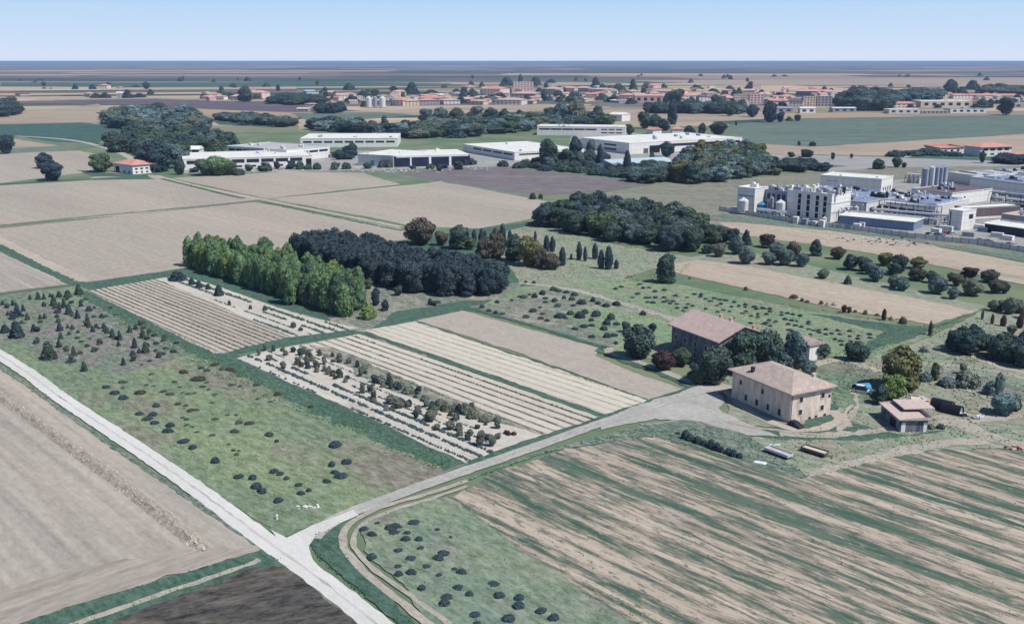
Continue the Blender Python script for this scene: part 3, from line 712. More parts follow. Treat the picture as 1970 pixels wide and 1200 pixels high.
# --- young conifers, left plot
CN = [(292,148,80,45),(228,145,105,28),(335,145,90,30),(20,188,148,34),(100,190,142,36),(130,255,160,50),(178,235,175,34),(97,298,222,50),(210,300,240,40),(175,275,250,30),(305,295,255,35),(600,110,22,70),(517,130,68,70),(450,130,75,50),(410,195,100,55),(485,210,130,40),(453,210,160,36),(332,198,155,32),(525,260,170,60),(590,290,215,45),(615,170,140,40),(615,200,150,36),(675,235,190,60),(665,325,240,40),(772,285,245,48),(715,215,190,30),(40,400,330,80),(130,440,300,120),(110,330,300,40),(165,330,300,50),(258,390,325,50),(455,385,310,50),(515,365,330,36),(550,375,330,36),(525,415,380,34),(592,400,372,34),(705,392,342,42),(790,390,340,30),(815,405,350,45),(855,435,360,50),(908,455,370,42),(900,500,455,36),(985,398,332,44),(1082,440,355,50),(1125,415,378,16),(1022,515,428,48),(1105,552,455,64),(463,445,385,40),(450,508,440,46),(562,575,490,45),(640,692,605,55),(937,645,578,42),(1178,540,515,36)]
CNl = [(370,605,450,120)]
OC = (0,540,3.94)
cno = []
for (x,yb,yt,w) in CN:
    cno.append(px_tree('young_conifer', x/3.94, 540+yb/3.94, 540+yt/3.94, w/3.94, 'conifer', random.choice(['dark','dark','pine']), 'small dark cone shaped conifer scattered on the far left meadow', 'conifer', 'young conifers on the left meadow'))
split_order(cno, [c[0] for c in CN], [c[1] for c in CN], 'small dark conifer,', 'the far left meadow', 'young conifers on the left meadow', 2)
px_tree('conifer', 370/3.94, 540+605/3.94, 540+450/3.94, 120/3.94, 'conifer', 'pine', 'largest broad cone shaped conifer beside the white road', 'conifer')
SPL = {'small flat green bush in the upper part of the large meadow': ('small flat bush,', 'the large left meadow'),
       'low dark pointed bush on the rough meadow left of the barn': ('pointed dark bush,', 'the rough meadow left of the barn'),
       'tiny dark bush planted in rows on the bright meadow behind the barn': ('tiny dark bush,', 'the meadow behind the barn')}
def _shape(o):
    o.scale.x *= random.uniform(.75,1.25); o.scale.y *= random.uniform(.75,1.25); return o
def low_bushes(pts, O, s, leaf, label, group, hk=.5, name='low_bush', cat='bush', ordn=False):
    obs = []
    for (x,y,w) in pts:
        X, Y = O[0]+x/s, O[1]+y/s; m = mpp(X, Y); wm = w/s*m
        p = g(X, Y); obs.append(_shape(tree(name, p, wm*hk*random.uniform(.6,1.15), wm*random.uniform(.85,1.15), 'bush', leaf if isinstance(leaf, str) else random.choice(leaf), label, cat, group, False)))
    if len(obs) > 40:
        split_order(obs, [p[0] for p in pts], [p[1] for p in pts], *SPL[label], group, 2 if len(obs) < 70 else 4)
    else:
        w_ = label.split(); k_ = w_.index('bush'); order_labels(obs, [p[0] for p in pts], ' '.join(w_[max(0,k_-2):k_+1]), ' '.join(w_[k_+1:]), group)
low_bushes([(437,245,60),(752,365,36),(685,443,40),(540,620,70),(490,522,40),(1185,480,50),(1230,560,60),(1315,545,60),(1255,518,40),(735,523,40),(1075,642,30)], (0,540), 3.94, 'dark',
           'low dark bush among the conifers on the left meadow', 'low bushes among the conifers')
low_bushes([(195,165,55),(255,208,60),(310,240,75),(425,350,65),(515,358,60),(480,385,70),(527,413,65),(635,432,65),(620,468,80),(730,540,75),(790,583,70),(947,680,80),(1110,785,75),(1205,793,70),(1230,852,70),(1268,885,75),(1380,950,70)],
           (150,700), 3.582, 'dark', 'low black green bush in the row nearest the white road', 'bushes in the row nearest the white road')
low_bushes([(1350,748,60),(1395,765,60),(1437,792,60),(1520,838,60),(1590,880,55),(1535,898,60),(1715,815,60),(1770,755,70),(1815,778,80),(1750,703,70),(1850,683,70),(1772,568,75),(1370,540,45)],
           (150,700), 3.582, 'dark', 'low black bush in the near part of the large meadow', 'bushes in the near part of the large meadow')
low_bushes([(1375,215,75),(1230,150,55),(1605,300,65),(1110,90,45),(1055,150,40),(1115,158,40),(945,215,45),(830,110,90),(890,130,40),(730,62,65),(505,75,40),(850,35,60),(890,50,60),(945,12,60),(1000,38,60),(1050,45,60),(1090,60,50),(540,293,70),(430,205,80),(300,130,50),(325,130,40),(310,170,35),(690,280,60),(745,290,60),(780,325,65),(820,320,40),(630,210,60),(665,130,50),(1240,245,35),(1325,262,35),(925,272,45),(720,375,35),(750,385,40),(750,425,50),(785,437,45),(820,472,45),(925,495,50),(945,385,60),(1030,355,40),(1090,355,40),(1110,410,80),(1180,415,80),(1080,470,65),(1320,495,80),(1040,558,35),(1110,600,35),(1095,628,45),(1070,600,40),(520,155,40),(470,150,40),(590,195,50),(650,215,40),(760,210,36),(800,205,36),(720,200,36),(700,165,36),(860,160,40),(900,180,40)],
           (150,700), 3.582, ['pine','soilw','mid'], 'small flat green bush in the upper part of the large meadow', 'small bushes in the upper part of the meadow', .35)
low_bushes([(658,392,65),(710,428,70),(742,353,45),(815,385,70),(860,375,75),(847,410,75),(970,350,65),(930,418,60),(920,458,70),(1005,458,70),(1015,512,60),(873,528,70),(950,577,70),(708,570,75),(1130,575,85),(1160,548,75),(873,627,65),(1052,628,70),(878,680,70),(955,667,75),(1130,682,65),(1230,645,50),(1273,665,75),(1023,768,75),(1253,762,70),(1182,820,75),(1165,863,90),(1323,805,70),(1477,738,70),(1510,813,85),(1637,828,80),(1633,880,90),(1360,933,80),(1775,912,80),(1855,955,90),(1572,960,80),(1370,985,60),(1120,395,50),(1205,442,40)],
           (500,900), 3.283, 'dark', 'low black bush inside the curved track', 'bushes inside the curved track', .42)
low_bushes([(775,800,50),(885,783,35),(660,835,50),(712,862,55),(763,882,50),(810,888,50),(945,755,40),(975,760,60),(1020,742,40),(1060,760,60),(1120,735,70),(1140,770,50),(1045,868,65),(995,912,50),(1118,888,45),(1105,922,60),(1152,938,55),(1250,910,80),(1290,918,40),(1100,838,40),(1235,828,70),(1140,800,50),(1210,790,50),(1280,770,50),(1340,780,50),(1410,810,70),(1350,825,50),(1440,880,60),(1400,912,80),(1490,937,60),(1525,900,90),(1330,890,60),(1635,925,80),(1605,965,70),(1680,965,60),(1435,985,60),(1490,975,50),(1363,1003,55),(1583,1003,60),(1490,1062,55),(1610,1060,70),(1660,1050,60),(1675,1110,50),(1600,830,60),(1880,892,60),(1540,810,50),(1500,790,60),(1680,820,60),(1200,705,60),(1240,715,60),(1300,725,60),(1360,745,60),(990,648,35),(1053,652,40),(325,800,50),(290,805,50)],
           (760,380), 3.94, ['dark','dark','pine'], 'low dark pointed bush on the rough meadow left of the barn', 'bushes left of the barn', .6)
low_bushes([(x,y,42) for (x,y) in [(15,540),(60,525),(200,505),(225,535),(270,530),(315,560),(385,550),(145,605),(185,578),(250,608),(275,605),(320,605),(260,640),(300,645),(385,605),(385,640),(410,628),(430,650),(450,635),(480,655),(485,685),(470,593),(560,603),(615,580),(660,600),(665,585),(700,615),(735,633),(765,612),(805,622),(850,627),(915,640),(565,655),(600,668),(550,685),(530,705),(785,665),(815,655),(895,675),(950,672),(1000,660),(1000,678),(1070,678),(1085,693),(1135,688),(1185,693),(1187,712),(700,692),(790,712),(835,700),(880,710),(905,760),(980,725),(1005,710),(1045,745),(1095,735),(1095,753),(1160,733),(1275,717),(1275,738),(1320,725),(1360,735),(1415,745),(1300,770),(1180,778),(1230,788),(1150,808),(1190,820),(1135,805),(1160,795),(1040,800),(1325,808),(1350,780),(1390,785),(1380,818),(1425,828),(1475,805),(1480,790),(1335,852),(1480,845),(1520,855),(1555,852),(1495,885),(1560,870),(1610,848),(1610,885),(1655,878),(1490,912),(1700,855),(1715,885),(1790,860),(1790,900),(1850,918),(1860,895),(1560,930),(1680,922),(1725,935),(1730,965),(1800,935),(1940,885),(1945,910)]],
           (1180,420), 3.94, 'dark', 'tiny dark bush planted in rows on the bright meadow behind the barn', 'tiny bushes in rows behind the barn', .45)
series('orchard_tree', [(275,335,285,50),(370,390,330,44),(205,300,245,30),(370,270,232,26),(490,300,238,50,'pine'),(470,365,300,50),(530,360,290,46),(590,380,320,46),(650,400,360,24),(680,415,360,30),(705,440,405,30),(765,440,400,26)],
       'round','grey','small grey green tree','at the left of the pale orchard plot', group='small trees at the left of the pale orchard', O=(440,600,3.518))
series('orchard_tree', [(1095,630,560,70),(1150,660,585,80),(1210,650,600,40),(1280,700,630,55),(1365,750,655,90),(1500,805,732,70),(1560,810,748,56),(1705,915,795,68),(1780,918,822,62),(1738,770,745,30,'dark')],
       'round','grey','grey green tree','in the right part of the pale orchard plot', group='trees in the right part of the pale orchard', O=(440,600,3.518))
series('orchard_shrub', [(920,390,358,66),(1025,490,428,90),(1085,500,460,60,'dark'),(1150,515,465,90),(1215,560,498,90),(1265,585,558,36,'dark'),(1330,610,560,70),(1430,640,585,80),(1480,680,600,80),(1540,680,610,90),(1610,700,625,90),(1660,730,655,100),(1740,750,690,100),(1820,750,700,60),(1380,640,600,60,'dark')],
       'bush','grey','grey green shrub','along the weedy strip of the pale orchard','shrub','shrubs along the weedy strip', trunk=False, O=(440,600,3.518))
series('dark_shrub', [(1875,830,795,36),(1895,840,800,30),(1928,838,808,46)],'bush','maroon','purplish low heap','at the near end of the weedy strip','shrub','purplish heaps near the weedy strip', trunk=False, O=(440,600,3.518))

# --- crop rows as real low plants
def tuft_rows(name, px, period, spacing, hgt_, leaf, label, skip=.25, wid=.5, keep=None, seed=3):
    rnd = random.Random(seed); G = [g(*p) for p in px]; P2 = [(p.x, p.y) for p in G]
    us = [Vector(p+(0,)).dot(A2) for p in P2]; vs = [Vector(p+(0,)).dot(B2) for p in P2]
    bm = bmesh.new(); v = (math.floor(min(vs)/period)+.5+.17)*period
    while v < max(vs):
        u = min(us); on = 1; amp = rnd.uniform(.5,1.2)
        while u < max(us):
            if rnd.random() < .06: on = rnd.random() > skip
            p = A2*u + B2*(v + .25*math.sin(u*.03)+rnd.gauss(0,.08))
            if on and inpoly(p.x, p.y, P2) and rnd.random() > .1:
                s = wid*amp*rnd.uniform(.6,1.4); h = hgt_*amp*rnd.uniform(.6,1.3); n = 5
                ring = [bm.verts.new((p.x+s*math.cos(6.28*k/n+v)*rnd.uniform(.6,1.1), p.y+s*math.sin(6.28*k/n+v)*rnd.uniform(.6,1.1), .1)) for k in range(n)]
                top = bm.verts.new((p.x+rnd.gauss(0,.1), p.y+rnd.gauss(0,.1), .1+h))
                for k in range(n): bm.faces.new((ring[k], ring[(k+1)%n], top))
            u += spacing*rnd.uniform(.8,1.2)
        v += period
    return tag(from_bm(name, bm, LF[leaf]), label, 'plants', kind='stuff')
tuft_rows('row_plants', [(168,560),(300,537),(470,610),(560,648),(430,680)], 2.4, .8, .35, 'soilw', 'dark low plants in long rows on the left striped plot', .12, .42)
tuft_rows('row_plants', [(310,538),(345,530),(400,545),(560,600),(690,632),(640,640),(560,649)], 4.2, .9, .8, 'pine', 'green weedy rows between pale soil beside the bright green block', .35, .9, seed=5)
tuft_rows('row_plants', [(612,664),(700,643),(900,712),(1165,806),(1050,838),(840,765)], 3.3, .8, .45, 'soilw', 'dark low plants in long rows on the middle pale plot', .12, .42, seed=7)
tuft_rows('row_plants', [(460,690),(520,676),(592,664),(700,725),(900,815),(960,870),(900,888),(700,798)], 3.6, .9, .75, 'dark', 'dark small plants in broken rows on the pale orchard plot', .25, .85, seed=9)
tuft_rows('row_plants', [(700,637),(800,618),(960,672),(1262,776),(1175,805),(900,705)], 3.4, 1.6, .2, 'soilw', 'faint sparse plants in rows on the right pale plot', .75, .3, seed=11)

def tufts(name, px, dens, size, leaf, label, seed=1):
    rnd = random.Random(seed); G = [g(*p) for p in px]; P2 = [(p.x, p.y) for p in G]
    x0,x1 = min(p[0] for p in P2), max(p[0] for p in P2); y0,y1 = min(p[1] for p in P2), max(p[1] for p in P2)
    vs, fs = [], []; n = int((x1-x0)*(y1-y0)*dens)
    from mathutils import noise as mn
    for _ in range(n):
        x, y = rnd.uniform(x0,x1), rnd.uniform(y0,y1)
        if not inpoly(x, y, P2): continue
        if mn.noise(Vector((x*.09, y*.09, seed))) + .5*mn.noise(Vector((x*.5, y*.5, seed))) < rnd.uniform(-.45,.35): continue
        s = size*rnd.uniform(.5,1.5); a = rnd.random()*6.28; k = len(vs); z = .10
        for j in range(3):
            aa = a + j*2.1
            vs.append((x+s*math.cos(aa), y+s*math.sin(aa), z))
        vs.append((x+rnd.gauss(0,.1), y+rnd.gauss(0,.1), z+s*rnd.uniform(.5,1.1)))
        fs += [(k,k+1,k+3),(k+1,k+2,k+3),(k+2,k,k+3)]
    me = D.meshes.new(name); me.from_pydata(vs, [], fs); me.update()
    return tag(mesh_obj(name, me, LF[leaf]), label, 'grass', kind='stuff')
tufts('grass', [(0,600),(150,560),(430,690),(890,890),(545,1030),(250,840),(0,672)], 1.0, .26, 'grass', 'uneven grass tufts over the large left meadow', 1)
tufts('grass', [(170,562),(440,690),(600,760),(890,890),(840,905),(420,730),(150,580)], 2.0, .3, 'grassd', 'dark grass tufts along the green strip beside the tilled plots', 2)
tufts('grass', [(690,1010),(740,985),(870,955),(1060,1085),(1300,1215),(900,1250),(780,1130)], 1.6, .28, 'grass', 'grass tufts in the meadow inside the curved track', 3)
tufts('grass', [(595,1040),(620,1012),(655,1003),(655,1050),(700,1110),(790,1190),(860,1290),(780,1215),(612,1075)], 5.0, .25, 'grassd', 'long dark grass in the triangle by the junction', 4)
tufts('grass', [(880,932),(1050,866),(1240,820),(1330,810),(1440,840),(1560,920),(1440,892),(1250,842),(1060,870)], 2.0, .3, 'grassd', 'rough grass between the farm road and the ploughland', 5)
tufts('grass', [(1440,850),(1620,815),(1750,835),(1960,870),(1820,860),(1560,920)], 1.6, .3, 'grass', 'rough grass of the farmyard lawn', 6)
tufts('grass', [(60,1196),(250,1134),(505,1058),(560,1085),(400,1130),(130,1225)], 4.0, .25, 'grassd', 'long grass along the ditch in the lower left', 7)
tufts('grass', [(860,965),(960,905),(1240,842),(1540,922),(1680,890),(1960,868),(2100,1300),(1400,1280),(1050,1080)], .15, .25, 'grassd', 'weeds scattered over the striped ploughland', 8)
tufts('grass', [(925,590),(1000,552),(1290,545),(1790,632),(1640,700),(1200,690)], .7, .3, 'grass', 'grass tufts on the meadow around the barn', 9)
# ============================================================ far trees
def far(rows, leafs, what, where, group, kind='round', hs=1.0, name='distant_tree'):
    obs, xs = [], []
    for r_ in rows:
        x, yb, yt, w = r_[:4]
        lf = r_[4] if len(r_) > 4 else random.choice(leafs)
        kd = r_[5] if len(r_) > 5 else random.choice([kind, 'tall', 'round'])
        obs.append(px_tree(name, x, yb, yt, w, kd, lf, None, 'tree', None, False, hs)); xs.append(x)
    order_labels(obs, xs, what, where, group)
wood('far_wood_tree', [(188,236),(225,226),(300,222),(370,226),(398,243),(388,258),(300,260),(235,250)], 23, 19, 1.15, ['tall','round','column'], ['bluel','blue','grey','blue','pine'],
     'pale blue grey tree in the far wood left of the warehouses', 'trees of the pale blue far wood', trunk=False)
wood('wood_tree', [(195,280),(260,262),(390,264),(445,268),(452,282),(440,290),(355,298),(352,322),(318,333),(292,325),(270,300),(240,296)], 18, 14, 1.15, ['tall','round','conifer'], ['pine','pine','dark','mid','blue'],
     'dark green tree in the wood directly left of the warehouses', 'trees directly left of the warehouses', trunk=False)
wood('belt_tree', [(585,250),(660,242),(770,252),(830,240),(1000,232),(1180,234),(1190,242),(1035,248),(1020,255),(900,264),(760,268),(640,258)], 27, 14, 1.05, ['tall','round','conifer'], ['pine','blue','mid','dark','grey','bluel'],
     'bluish green tree in the long belt behind the warehouses', 'trees of the long belt behind the warehouses', trunk=False)
wood('park_tree', [(1283,347),(1300,325),(1340,303),(1400,296),(1450,296),(1480,322),(1480,338),(1400,350),(1340,354)], 13, 14, 1.25, ['tall','round','column'], ['pine','blue','olive','mid','blue','bluel'],
     'tree in the park wood right of the white warehouses', 'trees of the park wood by the warehouses', trunk=False)
wood('park_tree', [(1196,348),(1225,328),(1300,330),(1310,350),(1230,354)], 11, 9, 1.3, ['round'], ['pine','blue'],
     'small tree at the left end of the park wood', 'trees at the left end of the park wood', trunk=False)
wood('distant_shrub', [(965,320),(1100,314),(1210,330),(1200,342),(1130,336),(1060,330)], 10, 5, 1.3, ['bush'], ['pine','dark'],
     'dark shrub in the belt in front of the white warehouses', 'shrubs in front of the white warehouses', trunk=False, cat='shrub')
wood('town_wood_tree', [(1608,206),(1630,192),(1700,188),(1725,205),(1700,213),(1650,216)], 26, 25, 1.5, ['round'], ['blue','pine','dark'],
     'big tree in the large rounded wood at the town edge', 'trees of the large wood at the town edge', trunk=False)
wood('grove_tree', [(1490,330),(1510,318),(1570,322),(1565,332)], 12, 9, 1.3, ['round'], ['pine','dark'],
     'dark tree in the low clump left of the silos', 'trees of the low clump left of the silos', trunk=False)
wood('hedge_tree', [(410,230),(470,228),(560,238),(558,246),(470,240)], 17, 11, 1.4, ['round','tall'], ['pine','blue'],
     'tree in the thin hedge behind the green field', 'trees of the thin hedge far left', trunk=False)
wood('hedge_tree', [(516,200),(530,192),(620,193),(622,200),(570,203)], 24, 15, 1.4, ['round'], ['dark','pine'],
     'dark tree in the far row behind the purple field', 'trees of the far dark row', trunk=False)
wood('grove_tree', [(606,219),(612,213),(655,213),(657,219)], 16, 15, 1.3, ['round'], ['dark'],
     'dark tree of the small square block before the town', 'trees of the small square block', trunk=False)
wood('grove_tree', [(1885,183),(1900,176),(2030,178),(2040,186)], 28, 20, 1.6, ['round'], ['pine','grey'],
     'tree in the far wood at the right edge of town', 'trees of the far wood at the right edge', trunk=False)
wood('grove_tree', [(1725,197),(1740,190),(1800,188),(1808,196)], 30, 24, 1.5, ['round'], ['pine','blue'],
     'tree in the clump right of the large rounded wood', 'trees right of the large rounded wood', trunk=False)
wood('grove_tree', [(-60,224),(-50,208),(20,208),(36,220),(10,226)], 20, 22, 1.4, ['tall','round'], ['dark','pine'],
     'dark tree in the clump at the far left edge', 'trees of the clump at the left edge', trunk=False)
wood('hedge_tree', [(1915,316),(1930,308),(2040,310),(2050,318)], 10, 6.5, 1.4, ['round'], ['dark'],
     'dark tree in front of the red roofed villa', 'trees in front of the red roofed villa', trunk=False)
wood('hedge_tree', [(1718,301),(1740,295),(1800,291),(1815,296),(1850,302),(1790,300)], 12, 4.5, 1.4, ['bush'], ['dark','pine'],
     'low dark shrub around the small white house', 'shrubs around the small white house', trunk=False, cat='shrub')
wood('line_tree', [(1245,219),(1250,214),(1425,214),(1432,220)], 17, 17, 1.5, ['round','tall'], ['dark','pine','blue'],
     'dark tree in the line before the apartment blocks', 'trees in line before the apartments', trunk=False)
far([(86,325,293,36,'dark'),(102,349,307,44,'dark')], ['dark'], 'dark leaning tree', 'standing in the bare field at far left', 'dark trees in the bare field')
far([(12,297,257,34,'dark','round')], ['dark'], 'dark round tree', 'cut by the left edge beside the curved road', None)
far([(194,332,295,46,'mid','round'),(400,339,305,50,'mid','round'),(424,339,299,52,'poplar','round'),(442,338,306,32,'mid','round'),(347,337,302,22,'pine','tall'),(306,332,268,54,'dark','tall'),(460,338,324,26,'pine','bush')], ['mid'], 'large tree', 'in front of the left warehouses and red roofed farmhouse', 'large trees before the left warehouses')
far([(1055,324,266,40,'pine','tall'),(1107,312,261,30,'dark','tall'),(1136,308,266,20,'blue','column'),(1154,324,276,16,'dark','cypress'),(1206,331,288,16,'dark','cypress'),(1254,316,291,12,'pine','cypress'),(1282,303,271,30,'dark','round'),(1090,316,285,30,'pine','round')], ['pine'], 'tall tree', 'in front of the right white warehouses', 'tall trees before the right warehouses')
far([(652,308,287,22,'dark','round'),(678,303,273,22,'dark','round'),(420,326,308,12),(510,325,312,18),(533,326,310,14),(561,326,308,18),(900,318,302,36,'dark','bush'),(845,330,315,14),(735,322,308,14)], ['dark'], 'dark small tree', 'against the left warehouse walls', 'small trees against the left warehouses')
far([(145,172,161,13),(178,172,162,16),(185,189,179,26),(203,189,178,24),(246,189,172,24),(269,188,179,28),(282,172,157,16),(290,182,171,14),(391,190,180,14),(451,169,161,12),(472,196,164,30),(535,175,162,9),(85,171,168,10),(98,171,169,8)], ['dark','pine'], 'dark tree', 'among the far farmsteads at upper left', 'trees among the far farmsteads')
far([(672,174,159,28),(757,180,165,17),(792,181,157,30),(677,196,183,32),(700,190,173,36),(721,187,171,18),(645,190,176,20),(740,256,221,24,'pine','conifer'),(768,200,189,20),(830,180,172,30),(735,199,186,16),(700,206,194,16)], ['dark','pine','blue'], 'dark tree', 'around the white farm towers before the town', 'trees around the white farm towers')
far([(820,240,208,30),(848,240,205,30),(880,240,206,34),(915,240,203,34),(945,240,206,30),(1080,238,194,34),(1108,238,190,44),(1150,236,202,40),(1058,236,206,28),(1000,236,211,30),(970,238,208,24)], ['blue','grey','pine'], 'tall blue grey tree', 'above the long belt before the town', 'tall trees above the long belt')
far([(909,184,169,22),(940,197,184,34),(975,166,147,30),(1001,164,142,10,'pine','cypress'),(1030,166,147,28),(1060,160,152,22),(1047,195,170,14),(1074,190,173,32),(1105,198,174,44),(1146,170,147,22,'dark','conifer'),(1158,194,178,32),(1180,197,185,40),(1190,178,160,34),(1218,178,151,20,'pine','conifer'),(1010,199,188,22),(1245,170,157,24)], ['blue','pine','dark'], 'tree', 'between the pink houses of the distant town', 'trees between the pink town houses')
far([(1283,198,178,24),(1300,200,170,34),(1330,196,186,20),(1340,172,164,30),(1372,180,170,30),(1405,178,165,22),(1422,180,168,14),(1440,172,161,18),(1465,182,172,18),(1500,188,178,36),(1378,206,181,24)], ['blue','pine','dark'], 'tree', 'behind the line of apartment blocks', 'trees behind the apartment blocks')
far([(1240,248,214,30),(1258,248,218,30),(1277,252,228,26),(1211,260,238,18),(1293,240,190,20,'dark','column'),(1326,257,241,28),(1350,258,236,16),(1381,261,233,36,'dark','round'),(1480,236,193,30,'dark','tall'),(1501,236,214,16,'dark'),(1447,226,200,26),(1404,224,197,22),(1518,233,224,16),(1534,233,220,14),(1416,242,232,5)], ['dark','pine'], 'dark tree', 'on the open ground between warehouses and town', 'trees between warehouses and town')
far([(1828,181,152,28),(1850,182,166,24),(1870,172,154,32),(1685,213,188,44),(1890,208,192,44),(1935,222,186,34),(1790,206,198,30),(1840,206,196,24),(1750,207,200,20),(1642,212,172,36)], ['pine','dark'], 'dark tree', 'among the sheds at the right of town', 'trees among the right hand sheds')
far([(1537,280,271,7),(1563,281,272,14),(1552,303,287,26),(1522,303,292,16),(1485,322,300,24),(1494,338,323,22,'olive'),(1586,331,312,28),(1602,307,293,8),(1638,305,295,7),(1689,326,305,26),(1725,323,301,20),(1739,323,312,10),(1889,314,289,13),(1040,383,372,10,'soilw','bush'),(1025,384,370,14,'soilw','bush'),(1100,385,376,8,'soilw','bush')], ['dark','pine'], 'small dark tree', 'on the open ground around the roads beyond the factory', 'small trees around the far roads')

rf_ = random.Random(77)
for (xa,xb,ya,yb2,n,wh) in [(380,900,176,204,26,'among the houses left of the town centre'),(900,1200,162,200,34,'among the houses of the town centre'),(1200,1610,166,206,36,'among the houses right of the town centre'),(1640,1990,166,210,22,'near the right end of the town'),(0,900,150,170,16,'on the far plain at upper left'),(900,1970,146,160,18,'on the far plain behind the town')]:
    rw = []
    for _ in range(n):
        y_ = rf_.uniform(ya,yb2); q = (y_-100)/85; rw.append((rf_.uniform(xa,xb), y_, y_-rf_.uniform(5,14)*q, rf_.uniform(8,24)*q))
    far(rw, ['blue','pine','dark','pine','mid'], 'bluish green tree', wh, 'town trees '+wh, 'tall', name='town_tree')
# ============================================================ buildings
MB = {
 'white': plain('white plaster', P(252,250,244), .7, .04, .15), 'offw': plain('off white panels', P(232,230,226), .7, .08, .2),
 'roofw': plain('pale roofing', P(252,250,240), .8, .05, .08), 'roofg': plain('grey roofing', P(196,196,192), .8, .1, .1),
 'blueg': plain('blue grey roof sheets', P(128,142,172), .6, .14, .12), 'shed': plain('blue sheet cladding', P(128,150,180), .6, .1, .2),
 'navy': plain('dark glass cladding', (.02,.025,.06), .35, .5, .12), 'glass': plain('dark window glass', (.03,.035,.055), .2, .2, 1),
 'terra': plain('red clay tiles', P(218,158,144), .85, .12, .25), 'terra2': plain('pink clay tiles', P(220,180,168), .85, .15, .25),
 'pinkw': plain('pink plaster', P(242,214,204), .8, .1, .1), 'creamw': plain('cream plaster', P(228,214,192), .8, .1, .1),
 'greyw': plain('grey plaster', P(176,172,176), .8, .1, .1), 'brownw': plain('brown cladding', P(122,104,112), .8, .15, .3),
 'metal': plain('galvanised steel', P(168,176,196), .4, .12, .6), 'mwhite': plain('white tank paint', P(232,234,232), .4, .06, .4),
 'blue': plain('bright blue paint', (.05,.26,.46), .5, .15, .5), 'dark': plain('dark steel', (.03,.032,.045), .6, .4, .5),
 'red': plain('red paint', (.45,.05,.08), .5, .1, .5), 'paleb': plain('pale blue roof sheets', P(196,216,224), .6, .06, .2),
 'rubber': plain('black rubber', (.02,.02,.022), .8, .1, 2), 'wood': plain('weathered boards', P(214,192,182), .85, .2, 1.5),
 'black': plain('black plastic sheet', (.012,.014,.02), .5, .3, 1), 'teal': plain('turquoise sheet', P(90,170,160), .5, .1, 1),
}
def tiles(name, c1, c2, c3):
    t = NT(name, .9, .1); v = t.obj()
    w = t.n.new('ShaderNodeTexBrick'); w.inputs['Scale'].default_value = 1; w.inputs['Brick Width'].default_value = .9; w.inputs['Row Height'].default_value = .7
    w.inputs['Mortar Size'].default_value = .05; w.inputs['Color1'].default_value = (*c1,1); w.inputs['Color2'].default_value = (*c2,1)
    w.inputs['Mortar'].default_value = (c1[0]*.75, c1[1]*.72, c1[2]*.72, 1); t.l.new(v, w.inputs['Vector'])
    col = t.mix(t.step(t.noise(v, .45, 5, .7), .45, .65), w.outputs['Color'], c3)
    return t.out(col)
MB['ftile'] = tiles('old pantiles', P(214,192,180), P(194,170,160), P(176,166,156))
MB['ftile2'] = tiles('rose pantiles', P(216,190,182), P(200,174,168), P(188,170,162))
def panelled(name, c, dirt):
    t = NT(name, .7, .2); s_ = t.sep(t.obj()); cb = t.n.new('ShaderNodeCombineXYZ')
    t.l.new(t.math('ADD', s_[0], s_[1]), cb.inputs[0]); t.l.new(s_[2], cb.inputs[1])
    b = t.n.new('ShaderNodeTexBrick'); b.inputs['Scale'].default_value = 1; b.inputs['Brick Width'].default_value = 5.5; b.inputs['Row Height'].default_value = 4.2; b.offset = 0
    b.inputs['Mortar Size'].default_value = .09; b.inputs['Color1'].default_value = (*c,1); b.inputs['Color2'].default_value = (*[x*.97 for x in c],1); b.inputs['Mortar'].default_value = (*[x*.55 for x in c],1)
    t.l.new(cb.outputs[0], b.inputs['Vector'])
    n = t.noise(t.map(t.obj(), (1,1,.2)), .5, 5, .7)
    return t.out(t.mix(t.step(n, .55, .8, 0, .5), b.outputs['Color'], dirt))
MB['white'] = panelled('white wall panels', P(252,250,244), P(222,218,210)); MB['offw'] = panelled('off white wall panels', P(232,230,226), P(176,176,178))
def roofing(name, c, c2, c3):
    t = NT(name, .8, .2); b = t.n.new('ShaderNodeTexBrick'); b.inputs['Scale'].default_value = 1; b.inputs['Brick Width'].default_value = 14; b.inputs['Row Height'].default_value = 3.2
    b.inputs['Mortar Size'].default_value = .12; b.inputs['Color1'].default_value = (*c,1); b.inputs['Color2'].default_value = (*c2,1); b.inputs['Mortar'].default_value = (*c3,1)
    t.l.new(t.obj(), b.inputs['Vector']); n = t.noise(t.obj(), .12, 5, .7)
    return t.out(t.mix(t.step(n, .5, .72, 0, .7), b.outputs['Color'], c3))
MB['roofw'] = roofing('pale roofing', P(252,250,240), P(238,236,228), P(200,198,192)); MB['roofg'] = roofing('grey roofing', P(206,206,204), P(190,190,190), P(158,158,160))
MB['blueg'] = roofing('blue grey roof sheets', P(140,152,180), P(118,134,168), P(200,204,212))
def render_wall(name, base, stain, z0=1.0, z1=5.5):
    t = NT(name, .9, .1); v = t.obj()
    n = t.noise(t.map(v, (1,1,.25)), .7, 5, .65)
    col = t.mix(t.step(n, .42, .66), base, stain)
    return t.out(col)
MB['fwall'] = render_wall('old plaster', P(244,226,208), P(204,186,176))
MB['barnwall'] = render_wall('stained plaster', P(150,150,160), P(84,88,104))

